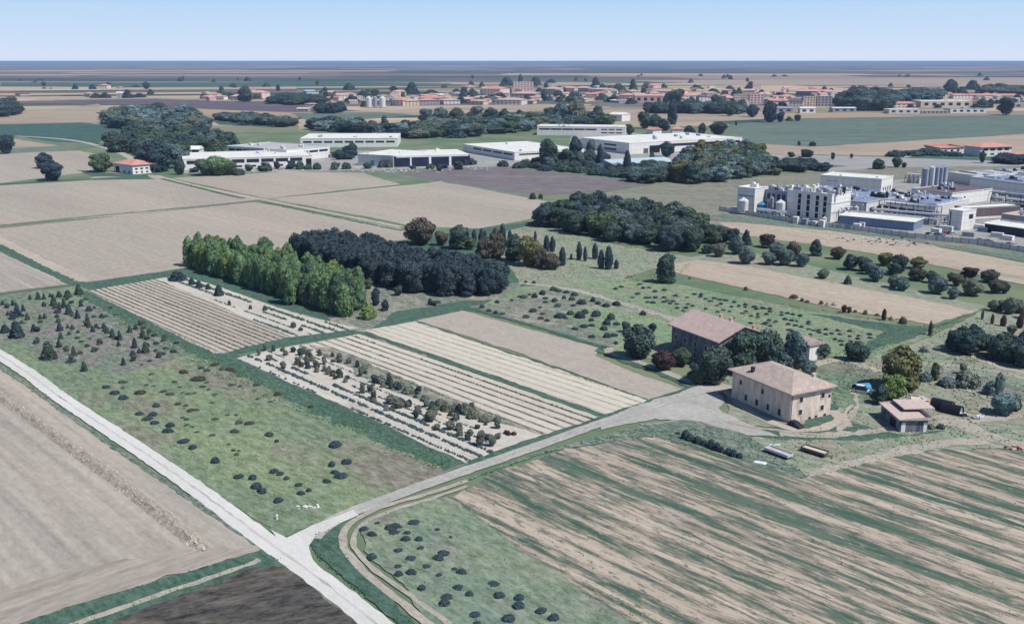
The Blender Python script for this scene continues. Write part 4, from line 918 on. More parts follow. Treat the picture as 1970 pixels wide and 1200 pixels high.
def hexa(bm, q0, q1):
    a = [bm.verts.new(p) for p in q0]; b = [bm.verts.new(p) for p in q1]; n = len(a)
    bm.faces.new(a[::-1]); bm.faces.new(b)
    for i in range(n): bm.faces.new((a[i], a[(i+1)%n], b[(i+1)%n], b[i]))
def frame2(pL, pR):
    a, b = g(*pL), g(*pR); u = b-a; return a, u.length, math.atan2(u.y, u.x)
def roof_bm(kind, L, Dp, h, rh, o):
    bm = bmesh.new()
    if kind == 'flat':
        box(bm, -.15, -.15, h, L+.15, Dp+.15, h+.25)
        return bm
    e0 = h
    c = [(-o,-o,e0),(L+o,-o,e0),(L+o,Dp+o,e0),(-o,Dp+o,e0)]
    th = .3; c2 = [(x,y,z+th) for x,y,z in c]
    V = [bm.verts.new(p) for p in c]; U = [bm.verts.new(p) for p in c2]
    bm.faces.new(V[::-1])
    for i in range(4): bm.faces.new((V[i], V[(i+1)%4], U[(i+1)%4], U[i]))
    if kind == 'hip':
        if L >= Dp: r0 = bm.verts.new((Dp*.5,Dp/2,e0+th+rh)); r1 = bm.verts.new((L-Dp*.5,Dp/2,e0+th+rh)) if L > Dp*1.02 else r0
        else: r0 = bm.verts.new((L/2,L*.5,e0+th+rh)); r1 = bm.verts.new((L/2,Dp-L*.5,e0+th+rh))
        if r0 is r1:
            for i in range(4): bm.faces.new((U[i], U[(i+1)%4], r0))
        elif L >= Dp:
            bm.faces.new((U[0],U[1],r1,r0)); bm.faces.new((U[1],U[2],r1)); bm.faces.new((U[2],U[3],r0,r1)); bm.faces.new((U[3],U[0],r0))
        else:
            bm.faces.new((U[0],U[1],r0)); bm.faces.new((U[1],U[2],r1,r0)); bm.faces.new((U[2],U[3],r1)); bm.faces.new((U[3],U[0],r0,r1))
    elif kind == 'gable':       # ridge along x
        r0 = bm.verts.new((-o,Dp/2,e0+th+rh)); r1 = bm.verts.new((L+o,Dp/2,e0+th+rh))
        bm.faces.new((U[0],U[1],r1,r0)); bm.faces.new((U[2],U[3],r0,r1)); bm.faces.new((U[1],U[2],r1)); bm.faces.new((U[3],U[0],r0))
    elif kind == 'gabley':
        r0 = bm.verts.new((L/2,-o,e0+th+rh)); r1 = bm.verts.new((L/2,Dp+o,e0+th+rh))
        bm.faces.new((U[1],U[2],r1,r0)); bm.faces.new((U[3],U[0],r0,r1)); bm.faces.new((U[0],U[1],r0)); bm.faces.new((U[2],U[3],r1))
    elif kind == 'mono':
        for i in (2,3): U[i].co.z += rh
    return bm
def pane(par, face, L, Dp, s0, s1, z0, z1, mat, name='window', proud=.06, frame=None):
    bm = bmesh.new(); a = .12
    if face == 'f': box(bm, s0*L, -proud, z0, s1*L, a, z1)
    elif face == 'r': box(bm, L-a, s0*Dp, z0, L+proud, s1*Dp, z1)
    elif face == 'l': box(bm, -proud, s0*Dp, z0, a, s1*Dp, z1)
    o = from_bm(name, bm, mat, par)
    if frame:
        bm = bmesh.new(); w = .14; q = proud+.05
        def bar(u0,u1,za,zb):
            if face == 'f': box(bm, u0, -q, za, u1, .1, zb)
            elif face == 'r': box(bm, L-.1, u0, za, L+q, u1, zb)
            else: box(bm, -q, u0, za, .1, u1, zb)
        T = L if face == 'f' else Dp
        bar(s0*T-w, s0*T+.02, z0-w, z1+w); bar(s1*T-.02, s1*T+w, z0-w, z1+w)
        bar(s0*T+.02, s1*T-.02, z1-.02, z1+w); bar(s0*T+.02, s1*T-.02, z0-w, z0+.02)
        from_bm('frame', bm, frame, o)
    return o
def building(name, label, pL, pR, depth, h, wall='white', roof='flat', roofm='roofw', rh=2.0, over=.5, wins=(), cat='building', group=None, parapet=None, units=0, skylights=0, glass='glass', pB=None, winname='window'):
    a, L, rz = frame2(pL, pR)
    if pB: depth = (g(*pB)-g(*pR)).length
    e = empty(name, a, rz, label, cat, group)
    bm = bmesh.new(); box(bm, 0, 0, -.1, L, depth, h); from_bm('wall', bm, MB[wall], e)
    bm = roof_bm(roof, L, depth, h+.003, rh, over); fix(bm); rf = from_bm('roof', bm, MB[roofm], e)
    if parapet:
        bm = bmesh.new(); q = .35; t0 = h+.256; t1 = h+.256+parapet
        box(bm, -.2, -.2, t0, L+.2, -.2+q, t1); box(bm, -.2, depth+.2-q, t0, L+.2, depth+.2, t1)
        box(bm, -.2, -.2+q, t0, -.2+q, depth+.2-q, t1); box(bm, L+.2-q, -.2+q, t0, L+.2, depth+.2-q, t1)
        from_bm('parapet', bm, MB[wall], e)
    for w in wins:
        face, s0, s1, z0, z1 = w[:5]; pane(e, face, L, depth, s0, s1, z0, z1, MB[w[5] if len(w) > 5 else glass], w[6] if len(w) > 6 else winname)
    rnd = random.Random(int(L*100))
    for i in range(units):
        x, y = rnd.uniform(.06,.92)*L, rnd.uniform(.06,.9)*depth; s = rnd.uniform(.8,3.2); zz = h+.256
        bm = bmesh.new(); box(bm, x, y, zz, x+s*1.4, y+s, zz+s*.7); box(bm, x+.1*s, y+.1*s, zz+s*.7, x+s*.6, y+s*.9, zz+s*rnd.uniform(.8,1.2))
        if rnd.random() < .4: cyl(bm, x+s*2, y+s*.5, zz, zz+s*1.2, .3*s, n=8)
        from_bm('roof_unit', bm, MB[rnd.choice(['metal','offw','white','dark'])], rf)
    for i in range(skylights):
        y = depth*(i+.5)/skylights
        for k in range(3):
            bm = bmesh.new(); x0 = L*(k+.12)/3; x1 = L*(k+.88)/3; zz = h+.256
            hexa(bm, [(x0,y-1,zz),(x1,y-1,zz),(x1,y+1,zz),(x0,y+1,zz)], [(x0,y-.3,zz+1),(x1,y-.3,zz+1),(x1,y+.3,zz+1),(x0,y+.3,zz+1)])
            fix(bm); from_bm('skylight', bm, MB['white' if i % 2 else 'blueg'], rf)
    return e
def ribs(face, n, s0, s1, z0, z1, gap=.12):
    return [(face, s0+(s1-s0)*(i+gap/2)/n, s0+(s1-s0)*(i+1-gap/2)/n, z0, z1) for i in range(n)]

# --- white warehouses, left group
building('warehouse','long low white warehouse with a dark window band, nearest the bare field',(353,327),(601,319),62,8.6,'white','flat','roofw',wins=ribs('f',8,.02,.93,4.6,7.6,.14)+[('f',.95,.995,.2,6.5,'black','gate')]+ribs('f',8,.05,.9,.8,2.4,.5),parapet=.5,units=4)
building('warehouse','broad white warehouse with corner windows behind the long low one',(437,303),(552,312),60,10.5,'white','flat','roofg',pB=(638,303),wins=ribs('f',7,.03,.9,7.0,9.0,.15)+ribs('r',4,.04,.96,6.4,8.4,.12),parapet=.4,units=4)
building('warehouse','white warehouse farthest back in the left group',(578,284),(765,283),75,9,'white','flat','roofw',wins=ribs('f',9,.02,.98,4.8,6.8,.18),parapet=.4,units=5)
building('factory_office','small white block with a blue door and a red door',(689,318),(757,322),55,9.5,'offw','flat','roofw',wins=[('f',.36,.47,.2,5,'blue','door'),('f',.74,.82,.2,5,'red','door')],parapet=.4,units=1)
building('glass_hall','dark blue glazed hall under an overhanging white roof',(760,322),(904,318),55,9.4,'navy','flat','roofw',wins=[('f',.02,.98,8.2,9.3,'white','fascia'),('f',.2,.22,.2,8.2,'white','pier'),('f',.45,.48,.2,8.2,'white','pier'),('f',.72,.75,.2,8.2,'white','pier')],over=2,units=2)
building('warehouse','white warehouse with a cream yard in front, right of the dark glazed hall',(891,292),(990,309),60,7.2,'white','flat','roofw',pB=(1100,299),wins=ribs('f',4,.2,.98,4.2,6,.14)+ribs('r',3,.05,.97,4.6,6,.08),parapet=.4,units=3)
building('warehouse','long white two storey block standing behind the hedge',(1033,260),(1203,262),40,10.5,'white','flat','roofw',wins=ribs('f',5,.02,.68,6.6,8.6,.06)+ribs('f',3,.72,.97,3,4.4,.2)+ribs('f',3,.72,.97,7,8.4,.2),parapet=.5,units=4)
building('warehouse','largest white warehouse with a dark loading gate at its corner',(1117,285),(1210,297),80,10.5,'white','flat','roofw',pB=(1432,285),wins=[('f',.5,.75,2,4),('f',.5,.75,6.5,8.2),('r',.17,.26,.2,7.5,'black','gate'),('r',.33,.98,5.6,8.4),('r',.12,.16,.2,5,'brownw','door')],parapet=.5,units=8)
building('low_hall','low hall with a pale blue roof half hidden by trees',(1183,328),(1291,322),30,5.0,'brownw','gable','paleb',2.6,2.5)
building('shed','tiny white barn with dark open front left of the warehouses',(356,300),(384,300),14,6,'white','gable','roofw',3,.6,wins=[('f',.5,.95,.2,6,'black','gate')])
building('farmhouse','cream farmhouse with a salmon hipped roof by the bare fields',(220,331),(256,336),14,7.4,'white','hip','terra',3.2,1.2,pB=(287,331),wins=[('f',.1,.3,.2,5.2,'glass','porch_opening')]+ribs('f',2,.42,.95,1,2.4,.6)+ribs('r',4,.05,.95,3.6,5,.5)+ribs('r',4,.05,.95,.9,2.2,.6))
building('villa','small white house with a thin red roof beyond the factory',(1808,298),(1853,296),20,6.5,'white','mono','terra',1.5,1,wins=ribs('f',3,.1,.9,2.6,4.6,.6))
building('villa','white villa with red roofs near the right edge beyond the silos',(1885,302),(1945,300),22,9.0,'white','hip','terra',3,1.5,wins=ribs('f',4,.05,.95,5.6,8.0,.35)+ribs('f',4,.05,.95,1.4,3.2,.5))
building('villa','low red roofed wing cut by the right edge beyond the silos',(1930,308),(2010,310),18,4,'pinkw','gable','terra',2.6,1.4)
building('house','white cottage with an orange roof behind the large warehouse',(1293,262),(1315,262),16,8.5,'white','hip','terra',2.6,1)
building('house','orange roofed cottage beside dark trees behind the warehouses',(1243,258),(1256,259),16,5.5,'white','gable','terra',3,1)
building('cottage','small pinkish cottage inside the park wood',(1389,328),(1415,329),12,6,'pinkw','gable','creamw',1.6,.6)
building('store','pale round fronted store on the ground behind the tree belt',(1171,233),(1196,234),26,10,'white','gable','roofw',3,.6)

# --- the factory on the right
patch('yard','works',[(1382,404),(1420,395),(1500,384),(1560,356),(1740,346),(1820,331),(2100,318),(2500,470),(2200,530),(1990,487),(1880,471),(1760,460),(1640,444),(1500,424)],.3)
FG = 'halls of the white factory'
building('factory_tower','tall white factory block at the left end of the works',(1417,406),(1450,410),14,14.5,'white','flat','roofw',wins=[('f',.05,.95,9.5,10.6,'metal','band')],parapet=.5,units=2)
building('process_hall','recessed steel grey process hall behind the blue tank',(1452,404),(1512,412),24,13,'metal','flat','roofg',wins=ribs('f',5,.05,.95,1,6,.3)+ribs('f',6,.03,.97,8,11.5,.4),parapet=.5,units=18)
building('process_hall','tall white factory hall with four black vertical slots',(1512,417),(1597,428),24,15.5,'white','flat','roofw',pB=(1636,421),
         wins=[('f',s,s+.07,z0,z1,'black','slot') for s in (.25,.45,.65,.82) for (z0,z1) in ((1.5,4.4),(5,8.2),(8.7,11.6),(12,14.6))]+[('r',.02,.98,5,5.6,'metal','band'),('r',.02,.98,10,10.6,'metal','band'),('f',.9,.99,10,10.6,'metal','band')],parapet=.6,units=26)
building('factory_hall','long factory hall with wide blue grey roof behind the white block',(1502,398),(1665,417),58,8.0,'offw','flat','blueg',wins=ribs('r',6,.05,.95,2,5,.3),parapet=.4,units=26)
building('factory_hall','long plain white hall at the back left of the factory',(1577,363),(1694,372),30,9.5,'white','flat','roofw',pB=(1731,366),wins=ribs('r',4,.1,.9,.3,3.6,.5)+[('f',.1,.3,6,6.6,'metal','band')],parapet=.4,units=2)
building('factory_hall','white hall with a dark roof edge below the silos',(1752,386),(1829,396),24,7.6,'white','flat','brownw',pB=(1899,385),wins=[('r',.1,.14,3,5),('r',.3,.34,3,5)],parapet=.5,units=8)
e_ = building('factory_hall','low hall with pale edged blue grey roof in the middle of the works',(1642,402),(1798,419),30,6.4,'offw','flat','roofw',pB=(1886,405),wins=ribs('f',9,.02,.98,.5,4.6,.25),units=34)
a_, L_, rz_ = frame2((1642,402),(1798,419)); Dp_ = (g(1886,405)-g(1798,419)).length
for k in range(3):
    bm = bmesh.new(); x0 = L_*(.04+.32*k); x1 = L_*(.33+.32*k)
    hexa(bm, [(x0,Dp_*.1,6.66),(x1,Dp_*.1,6.66),(x1,Dp_*.9,6.66),(x0,Dp_*.9,6.66)], [(x0+1,Dp_*.1+1,7.6),(x1-1,Dp_*.1+1,7.6),(x1-1,Dp_*.9-1,7.6),(x0+1,Dp_*.9-1,7.6)]); fix(bm)
    from_bm('roof_panel', bm, MB['blueg'], e_)
building('long_shed','long low shed clad in blue grey sheets beside the boundary wall',(1614,431),(1757,445),10,4.9,'shed','mono','roofw',.8,.5,pB=(1781,438),wins=[('f',.24,.245,.1,4.8,'metal','joint'),('f',.66,.665,.1,4.8,'metal','joint')])
building('stair_tower','narrow blank white tower at the near right of the works',(1822,440),(1848,444),8,10.5,'white','flat','roofw',pB=(1856,438),wins=[('f',.12,.2,.5,9.8),('r',.5,.8,6,8.5)],parapet=.3)
building('factory_hall','brown clad hall with a flat white roof right of the blank tower',(1834,420),(1858,425),20,7.0,'brownw','flat','roofw',pB=(1924,414),wins=[('r',.02,.98,.6,2.0,'white','awning')],over=1,parapet=.3)
building('factory_hall','wide far hall covered in rows of white rooflights',(1822,350),(1965,372),150,7.5,'offw','flat','roofg',skylights=9,units=24)
building('factory_hall','stepped white hall with violet blue roofs at the right edge',(1864,366),(1990,384),45,9.0,'white','flat','blueg',skylights=2,units=6,parapet=.7)
building('long_shed','long dark sided shed cut by the right edge near the gate',(1893,446),(2060,470),16,4.6,'navy','mono','roofw',.6,.8)
building('factory_hall','rough grey storage hall behind the dark sided shed',(1925,428),(2060,446),24,5.0,'greyw','flat','wood',units=14)
def silo(x, yb, yt, w, label, mat='metal', name='silo', group=None, cat='silo', ladder=True):
    m = mpp(x, yb); p = g(x, yb); r_ = w*m/2; r = ray(x, yt); h = CAMZ + p.y*r.z/r.y
    e = empty(name, p, 0, label, cat, group); skirt = h*.08
    bm = bmesh.new(); cyl(bm, 0,0,skirt,h-r_*.6,r_,n=20)
    for k in range(5): cyl(bm, 0,0,skirt+(h-r_)*k/5+.3,skirt+(h-r_)*k/5+.45,r_*1.03,n=20)
    from_bm('shell', bm, MB[mat], e)
    bm = bmesh.new(); cyl(bm,0,0,h-r_*.6,h,r_*1.02,r_*.15,n=20); cyl(bm,0,0,h,h+.5,.25,n=8); from_bm('roof', bm, MB[mat], e)
    bm = bmesh.new()
    for k in range(6): a = k*1.047; box(bm, r_*.85*math.cos(a)-.15, r_*.85*math.sin(a)-.15, 0, r_*.85*math.cos(a)+.15, r_*.85*math.sin(a)+.15, skirt)
    from_bm('leg', bm, MB['dark'], e)
    if ladder:
        bm = bmesh.new(); box(bm, -.25, -r_-.35, skirt, -.17, -r_-.25, h); box(bm, .17, -r_-.35, skirt, .25, -r_-.25, h)
        for k in range(int(h/1)): box(bm, -.17, -r_-.33, skirt+k, .17, -r_-.27, skirt+k+.08)
        from_bm('ladder', bm, MB['dark'], e)
    return e
for i, (x,yb,yt,w) in enumerate([(1776,374,321,13),(1789,374,319,10),(1798,372,319,10),(1806,371,320,9),(1813,370,319,9),(1784,370,322,10)]):
    silo(x,yb,yt,w, ['leftmost and widest tall metal silo of the cluster','white faced metal silo second in the front of the cluster','third silo from the left in the front of the cluster','fourth silo from the left in the tall metal cluster','rightmost silo of the tall metal cluster','metal silo half hidden behind the two leftmost silos'][i], 'mwhite' if i == 1 else 'metal', group='tall metal silos')
silo(1464,412,388,17,'bright blue round tank in front of the grey process hall','blue','tank',cat='tank')
silo(1429,412,380,19,'large white upright tank at the left end of the works','mwhite','tank',cat='tank')
silo(1483,414,378,8,'slim steel column left of the dark bay','metal','tank',cat='tank')
silo(1500,418,384,18,'white capped vat right of the bright blue tank','mwhite','tank',cat='tank')
silo(1585,432,417,9,'small white tank at the foot of the slotted hall','mwhite','tank',cat='tank')
silo(1646,418,396,8,'slim white tank right of the slotted hall','mwhite','tank',cat='tank')
silo(1660,416,390,10,'white tank beside the slim one right of the slotted hall','mwhite','tank',cat='tank')
silo(1800,402,380,8,'grey tank below the cluster of silos','metal','tank',cat='tank')
silo(1752,410,376,5,'thin grey stack rising from the low hall','metal','chimney_stack',cat='chimney')
# pipe racks
def rack(pL, pR, depth, h, label, seed, mat='metal'):
    a, L, rz = frame2(pL, pR); e = empty('pipe_rack', a, rz, label, 'pipe rack', 'open steel pipe racks'); rnd = random.Random(seed)
    bm = bmesh.new(); n = max(3, int(L/7))
    for i in range(n+1):
        for y in (0, depth): box(bm, L*i/n-.15, y-.15, 0, L*i/n+.15, y+.15, h)
        box(bm, L*i/n-.12, .15, h*.6, L*i/n+.12, depth-.15, h*.6+.3)
    from_bm('frame', bm, MB['dark'], e)
    for k in range(9):
        bm = bmesh.new(); y = rnd.uniform(.3, depth-.3); z = rnd.choice([h*.62+.35, h+.2, h*.35])+rnd.uniform(0,.5)
        tube(bm, [(-.5,y,z),(L*rnd.uniform(.4,.6),y,z),(L+.5,y,z)], rnd.uniform(.18,.45), 8)
        from_bm('pipe', bm, MB[rnd.choice(['metal','mwhite','metal','offw'])], e)
    for k in range(8):
        bm = bmesh.new(); x = rnd.uniform(0,L-3); y = rnd.uniform(0,depth-2); s = rnd.uniform(1,2.6)
        box(bm, x,y,0,x+s*1.5,y+s,s*1.2); cyl(bm, x+s*2.2,y+s*.5,0,s*1.6,s*.45,n=10)
        from_bm('pump_unit', bm, MB[rnd.choice(['white','metal','greyw','dark'])], e)
    return e
rack((1672,424),(1815,437),8,5.5,'tangled open pipe rack behind the long blue shed',1)
rack((1905,398),(1990,408),18,8,'open steel rack at the right edge behind the brown hall',2)
rack((1880,384),(1985,397),10,6,'upper steel rack below the violet blue roofs',3)
rack((1455,416),(1510,423),5,4,'small pipe rack in front of the blue tank',4)
rack((1700,446),(1700.1,446),4,2,'low pipe stub by the boundary wall',5) if False else None
rack((1612,426),(1642,424),6,7,'small rack between the slotted hall and the blue shed',6)
rack((1690,412),(1800,427),5,8.5,'high pipe rack along the front of the low middle hall',8,'mwhite')
rack((1740,352),(1765,354),8,6,'rack behind the plain white hall',9)
crt, cxs = [], []
for i,(x,y,w_,h_,mt) in enumerate([(1640,440,4,3,'white'),(1668,428,6,4,'offw'),(1652,436,3,2.5,'mwhite'),(1790,449,5,3,'white'),(1805,446,7,3.5,'offw'),(1872,440,6,2.6,'white'),(1880,446,5,2.6,'shed'),(1540,432,4,3.5,'metal'),(1524,430,3,4,'white'),(1560,435,3,3,'offw'),(1574,437,3,4,'white'),(1740,436,8,4,'metal'),(1905,456,6,2.6,'offw'),(1925,461,6,2.6,'white'),(1850,455,6,2.6,'greyw')]):
    e = empty('container', g(x,y), R(-55 if i % 2 else -40), None, 'container', 'containers in the works yard')
    bm = bmesh.new(); box(bm, 0,0,.1,w_,2.4,h_); bmesh.ops.bevel(bm, geom=bm.edges[:], offset=.06, segments=1, affect='EDGES'); from_bm('shell', bm, MB[mt], e)
    bm = bmesh.new()
    for k in range(5): box(bm, w_*k/5+.2, -.05, .3, w_*k/5+.3, -.003, h_-.2)
    from_bm('rib', bm, MB['greyw'], e); crt.append(e); cxs.append(x)
order_labels(crt, cxs, 'pale storage container', 'standing inside the factory grounds', 'containers in the works yard')
# boundary wall: panels and posts
def wall_line(px, h, label, mat='offw'):
    G = [g(*p) for p in px]; o = G[0]; e = empty('boundary_wall', o, 0, label, 'wall')
    bm = bmesh.new(); bp = bmesh.new()
    for a, b in zip(G, G[1:]):
        d = b-a; n = max(1, int(d.length/4)); ang = math.atan2(d.y, d.x); M_ = Matrix.Translation(a-o) @ Matrix.Rotation(ang, 4, 'Z')
        for i in range(n):
            s0 = d.length*i/n; s1 = d.length*(i+1)/n; t_ = bmesh.new(); hh = h*random.uniform(.85,1.1)
            box(t_, s0+.2, -.08, 0, s1-.2, .08, hh); t_.transform(M_); me = D.meshes.new('tmp'); t_.to_mesh(me); bm.from_mesh(me); D.meshes.remove(me)
            t_.free(); t_ = bmesh.new(); box(t_, s0-.2, -.18, 0, s0+.2, .18, h*1.12); t_.transform(M_); me = D.meshes.new('tmp'); t_.to_mesh(me); bp.from_mesh(me); D.meshes.remove(me); t_.free()
    from_bm('panel', bm, MB[mat], e); from_bm('post', bp, MB['greyw'], e)
wall_line([(1384,405),(1420,411),(1500,424.5),(1560,434),(1616,440),(1700,451),(1760,459),(1800,463),(1880,471),(1990,488),(2100,504)], 2.8, 'long pale panel wall along the near side of the factory')
# parked cars in the works yard
def car(loc, rz, col, label, group=None, cat='car', name='parked_car', L=4.3, Wd=1.8, H=1.5):
    e = empty(name, loc, rz, label, cat, group); x = L/2; y = Wd/2
    bm = bmesh.new(); pr = [(-x,.35),(-x,.8),(-x*.9,.95),(x*.45,.98),(x*.95,.8),(x,.65),(x,.35)]
    a = [bm.verts.new((p[0], -y, p[1])) for p in pr]; b = [bm.verts.new((p[0], y, p[1])) for p in pr]; n = len(pr)
    bm.faces.new(a); bm.faces.new(b[::-1])
    for i in range(n): bm.faces.new((a[i], b[i], b[(i+1)%n], a[(i+1)%n]))
    fix(bm); from_bm('body', bm, MB[col], e)
    bm = bmesh.new(); hexa(bm, [(-x*.85,-y*.94,.955),(x*.42,-y*.94,.985),(x*.42,y*.94,.985),(-x*.85,y*.94,.955)], [(-x*.62,-y*.78,H-.08),(x*.08,-y*.78,H-.08),(x*.08,y*.78,H-.08),(-x*.62,y*.78,H-.08)]); fix(bm); from_bm('window', bm, MB['glass'], e)
    bm = bmesh.new(); box(bm, -x*.64,-y*.8,H-.077,x*.1,y*.8,H); from_bm('roof', bm, MB[col], e)
    for sx_ in (-.62,.62):
        for sy_ in (-1,1):
            bm = bmesh.new(); cyl(bm, 0,0,-.11,.11,.33,n=14); bm.transform(Matrix.Translation((x*sx_,sy_*(y-.05),.33)) @ Matrix.Rotation(math.pi/2,4,'X')); from_bm('wheel', bm, MB['rubber'], e)
    return e
cols = ['dark','mwhite','glass','metal','red','dark','mwhite','dark','metal','dark','dark','mwhite']
cr = []; cx_ = []
for i, (x,y) in enumerate([(1788,452),(1796,453.5),(1803,454),(1811,453),(1822,451),(1828,451),(1834,451.5),(1885,464),(1893,465),(1902,466),(1942,472),(1952,473)]):
    cr.append(car(g(x,y), R(-10+8*(i%3)), cols[i], None)); cx_.append(x)
order_labels(cr, cx_, 'parked car', 'inside the factory wall', 'cars inside the factory wall')
# rubble heap below the wall
def heap(name, px, w_, h_, n, mats, label, cat, seed, stuff=True):
    rnd = random.Random(seed); p = g(*px); root = None
    bm = bmesh.new()
    for i in range(n):
        s = rnd.uniform(.3,1.0)*h_; x = rnd.gauss(0, w_*.3); y = rnd.gauss(0, w_*.12); ang = rnd.random()*3.14
        t_ = bmesh.new(); box(t_, -s*.7,-s*.4,0,s*.7,s*.4,s*rnd.uniform(.3,.8), rnd.randrange(len(mats)))
        t_.transform(Matrix.Translation((x,y,0)) @ Matrix.Rotation(ang,4,'Z') @ Matrix.Rotation(rnd.uniform(-.4,.4),4,'X')); me = D.meshes.new('tmp'); t_.to_mesh(me); bm.from_mesh(me); D.meshes.remove(me); t_.free()
    me = D.meshes.new(name); bm.to_mesh(me); bm.free()
    for m in mats: me.materials.append(MB[m])
    o = D.objects.new(name, me); COL.objects.link(o); o.location = p
    return tag(o, label, cat, kind='stuff' if stuff else None)
heap('rubble', (1660,462), 34, 1.1, 80, ['offw','dark','greyw','white'], 'grey and white rubble strewn below the factory wall', 'rubble', 1)
heap('rubble', (1715,470), 26, 1.1, 50, ['offw','dark','greyw','brownw'], 'darker rubble strewn right of the first heap', 'rubble', 2)
heap('stones', (603,976), 5, .6, 14, ['white','offw','roofw'], 'small pile of white stones near the road junction', 'stones', 3)
heap('yard_litter', (760,329), 60, 1.6, 70, ['offw','wood','greyw','paleb','terra2'], 'pallets and goods spread in front of the glazed hall', 'goods', 4)
heap('yard_litter', (870,325), 50, 1.4, 50, ['offw','wood','teal','paleb'], 'goods and litter spread right of the glazed hall', 'goods', 5)
heap('yard_litter', (500,327), 90, 1.5, 60, ['offw','wood','dark','terra2'], 'cars and goods litter along the low warehouse front', 'goods', 6)

# --- the distant town
TOWN = [(190,206,171,162,'terra'),(163,173,187,178,'terra2'),(225,240,189,177,'roofw'),(230,236,172,167,'terra'),(39,58,184,179,'brownw'),(397,420,191,184,'terra2'),(442,470,194,183,'terra2'),(479,504,189,175,'terra2'),(590,613,181,174,'paleb'),(621,638,186,175,'terra2'),(649,671,191,180,'terra2'),(628,650,203,196,'terra'),(587,611,204,199,'terra2'),(571,593,214,208,'roofw'),
 (755,776,204,189,'terra'),(777,806,204,191,'terra2'),(806,846,202,190,'terra'),(854,885,201,190,'terra2'),(515,529,199,193,'terra2'),(763,781,184,174,'terra2'),(805,845,197,186,'terra'),(886,915,199,188,'terra2'),(899,914,178,164,'terra'),(923,962,184,167,'terra'),(981,1030,190,177,'terra2'),(952,1003,202,189,'terra2'),(1028,1046,194,185,'terra'),(1044,1069,181,168,'terra2'),(1075,1105,177,167,'terra2'),(1105,1132,177,167,'terra2'),(1132,1176,179,170,'terra2'),(1126,1148,188,179,'terra'),(1190,1219,192,180,'terra2'),(1257,1272,170,162,'terra'),(1252,1295,182,173,'terra2'),(1173,1191,198,192,'roofw'),
 (1318,1345,194,181,'terra'),(1345,1362,196,182,'brownw'),(1383,1398,194,182,'terra'),(1481,1517,203,191,'terra'),(1517,1545,205,190,'brownw'),(1531,1572,184,173,'terra2'),(1572,1600,182,173,'terra'),(1430,1452,181,172,'terra2'),(1585,1630,184,175,'terra2'),(1802,1832,190,177,'terra'),(1834,1875,190,181,'terra'),(1879,1968,190,182,'terra'),(1706,1762,207,197,'terra'),
 (869,888,186,178,'terra2'),(848,866,188,181,'roofw'),(905,930,202,192,'terra2'),(960,980,186,178,'terra'),(1008,1026,200,192,'terra2'),(1150,1170,184,177,'terra'),(1085,1102,186,178,'terra2'),(1212,1228,181,174,'terra2'),(1300,1316,180,173,'terra'),(1360,1380,184,177,'terra2'),(1392,1412,180,172,'terra'),(1464,1482,186,178,'terra2'),(1490,1508,182,175,'terra'),(1508,1528,190,183,'terra2'),(1398,1412,196,186,'terra2'),(1300,1318,196,187,'terra2'),(700,716,186,179,'terra'),(660,680,186,179,'terra2'),(735,752,190,183,'terra'),(820,836,190,183,'terra2')]
obs, xs = [], []
for i, (x0,x1,yb,yt,rf) in enumerate(TOWN):
    m = mpp((x0+x1)/2, yb); L = (x1-x0)*m; h = (yb-yt)*m*.72; tilt = random.uniform(-.8,.8)*0.5
    wl_ = random.choice(['pinkw','creamw','pinkw','greyw','offw'])
    fl = max(1, int(h/3.2)); nb = max(2, min(6, int(L/7)))
    wins = [w for k in range(fl) for w in ribs('f', nb, .04, .96, k*h/fl+1.0, k*h/fl+2.3, .6)]
    o = building('town_house', None, (x0,yb-tilt), (x1,yb+tilt), L*random.uniform(.6,1.0), h, wl_, random.choice(['hip','gable','hip']) if rf not in ('roofw','paleb') else 'mono', rf, (yb-yt)*m*.28, 1.2, wins, 'house')
    obs.append(o); xs.append((x0, i))
SM = [(560,900,186,204,24),(900,1180,168,200,36),(1180,1420,170,198,26),(1400,1610,170,205,28),(1780,1970,182,208,10),(380,560,178,196,6)]
rt_ = random.Random(21)
for (xa,xb,ya,yb_,n) in SM:
    for _ in range(n):
        x0 = rt_.uniform(xa,xb); yb = rt_.uniform(ya,yb_); w_ = rt_.uniform(8,20); m = mpp(x0,yb); hh = rt_.uniform(3.5,6.5)*1.3
        o = building('town_house', None, (x0,yb), (x0+w_*.8,yb+rt_.uniform(-.4,.4)), rt_.uniform(9,22), hh, rt_.choice(['pinkw','creamw','white','offw','pinkw']), rt_.choice(['hip','gable','gabley']), rt_.choice(['terra','terra2','terra2','terra','wood']), rt_.uniform(2,4), .8, ribs('f',3,.05,.95,1.5,3.2,.6), 'house')
        obs.append(o); xs.append((x0, 0))
BN = [(-9,560,'among the far farmsteads at upper left','far farmsteads'),(560,760,'at the left end of the town','houses at the left end of town'),(760,900,'left of the town centre','houses left of the town centre'),(900,985,'just left of the big pink block','houses just left of the pink block'),(985,1110,'right beside the big pink block','houses beside the pink block'),
 (1110,1220,'left of the long pink hall','houses left of the long pink hall'),(1220,1330,'around the long pink hall','houses around the long pink hall'),(1330,1440,'left of the tall apartment row','houses left of the apartment row'),(1440,1540,'right of the tall apartment row','houses right of the apartment row'),(1540,1660,'left of the large rounded wood','houses left of the rounded wood'),(1660,2200,'at the right end of the town','houses at the right end of town')]
for a0,a1,wh,gr in BN:
    sel = [i for i in range(len(obs)) if a0 <= xs[i][0] < a1]
    if sel: order_labels([obs[i] for i in sel], [xs[i][0] for i in sel], 'tile roofed house', wh, gr)
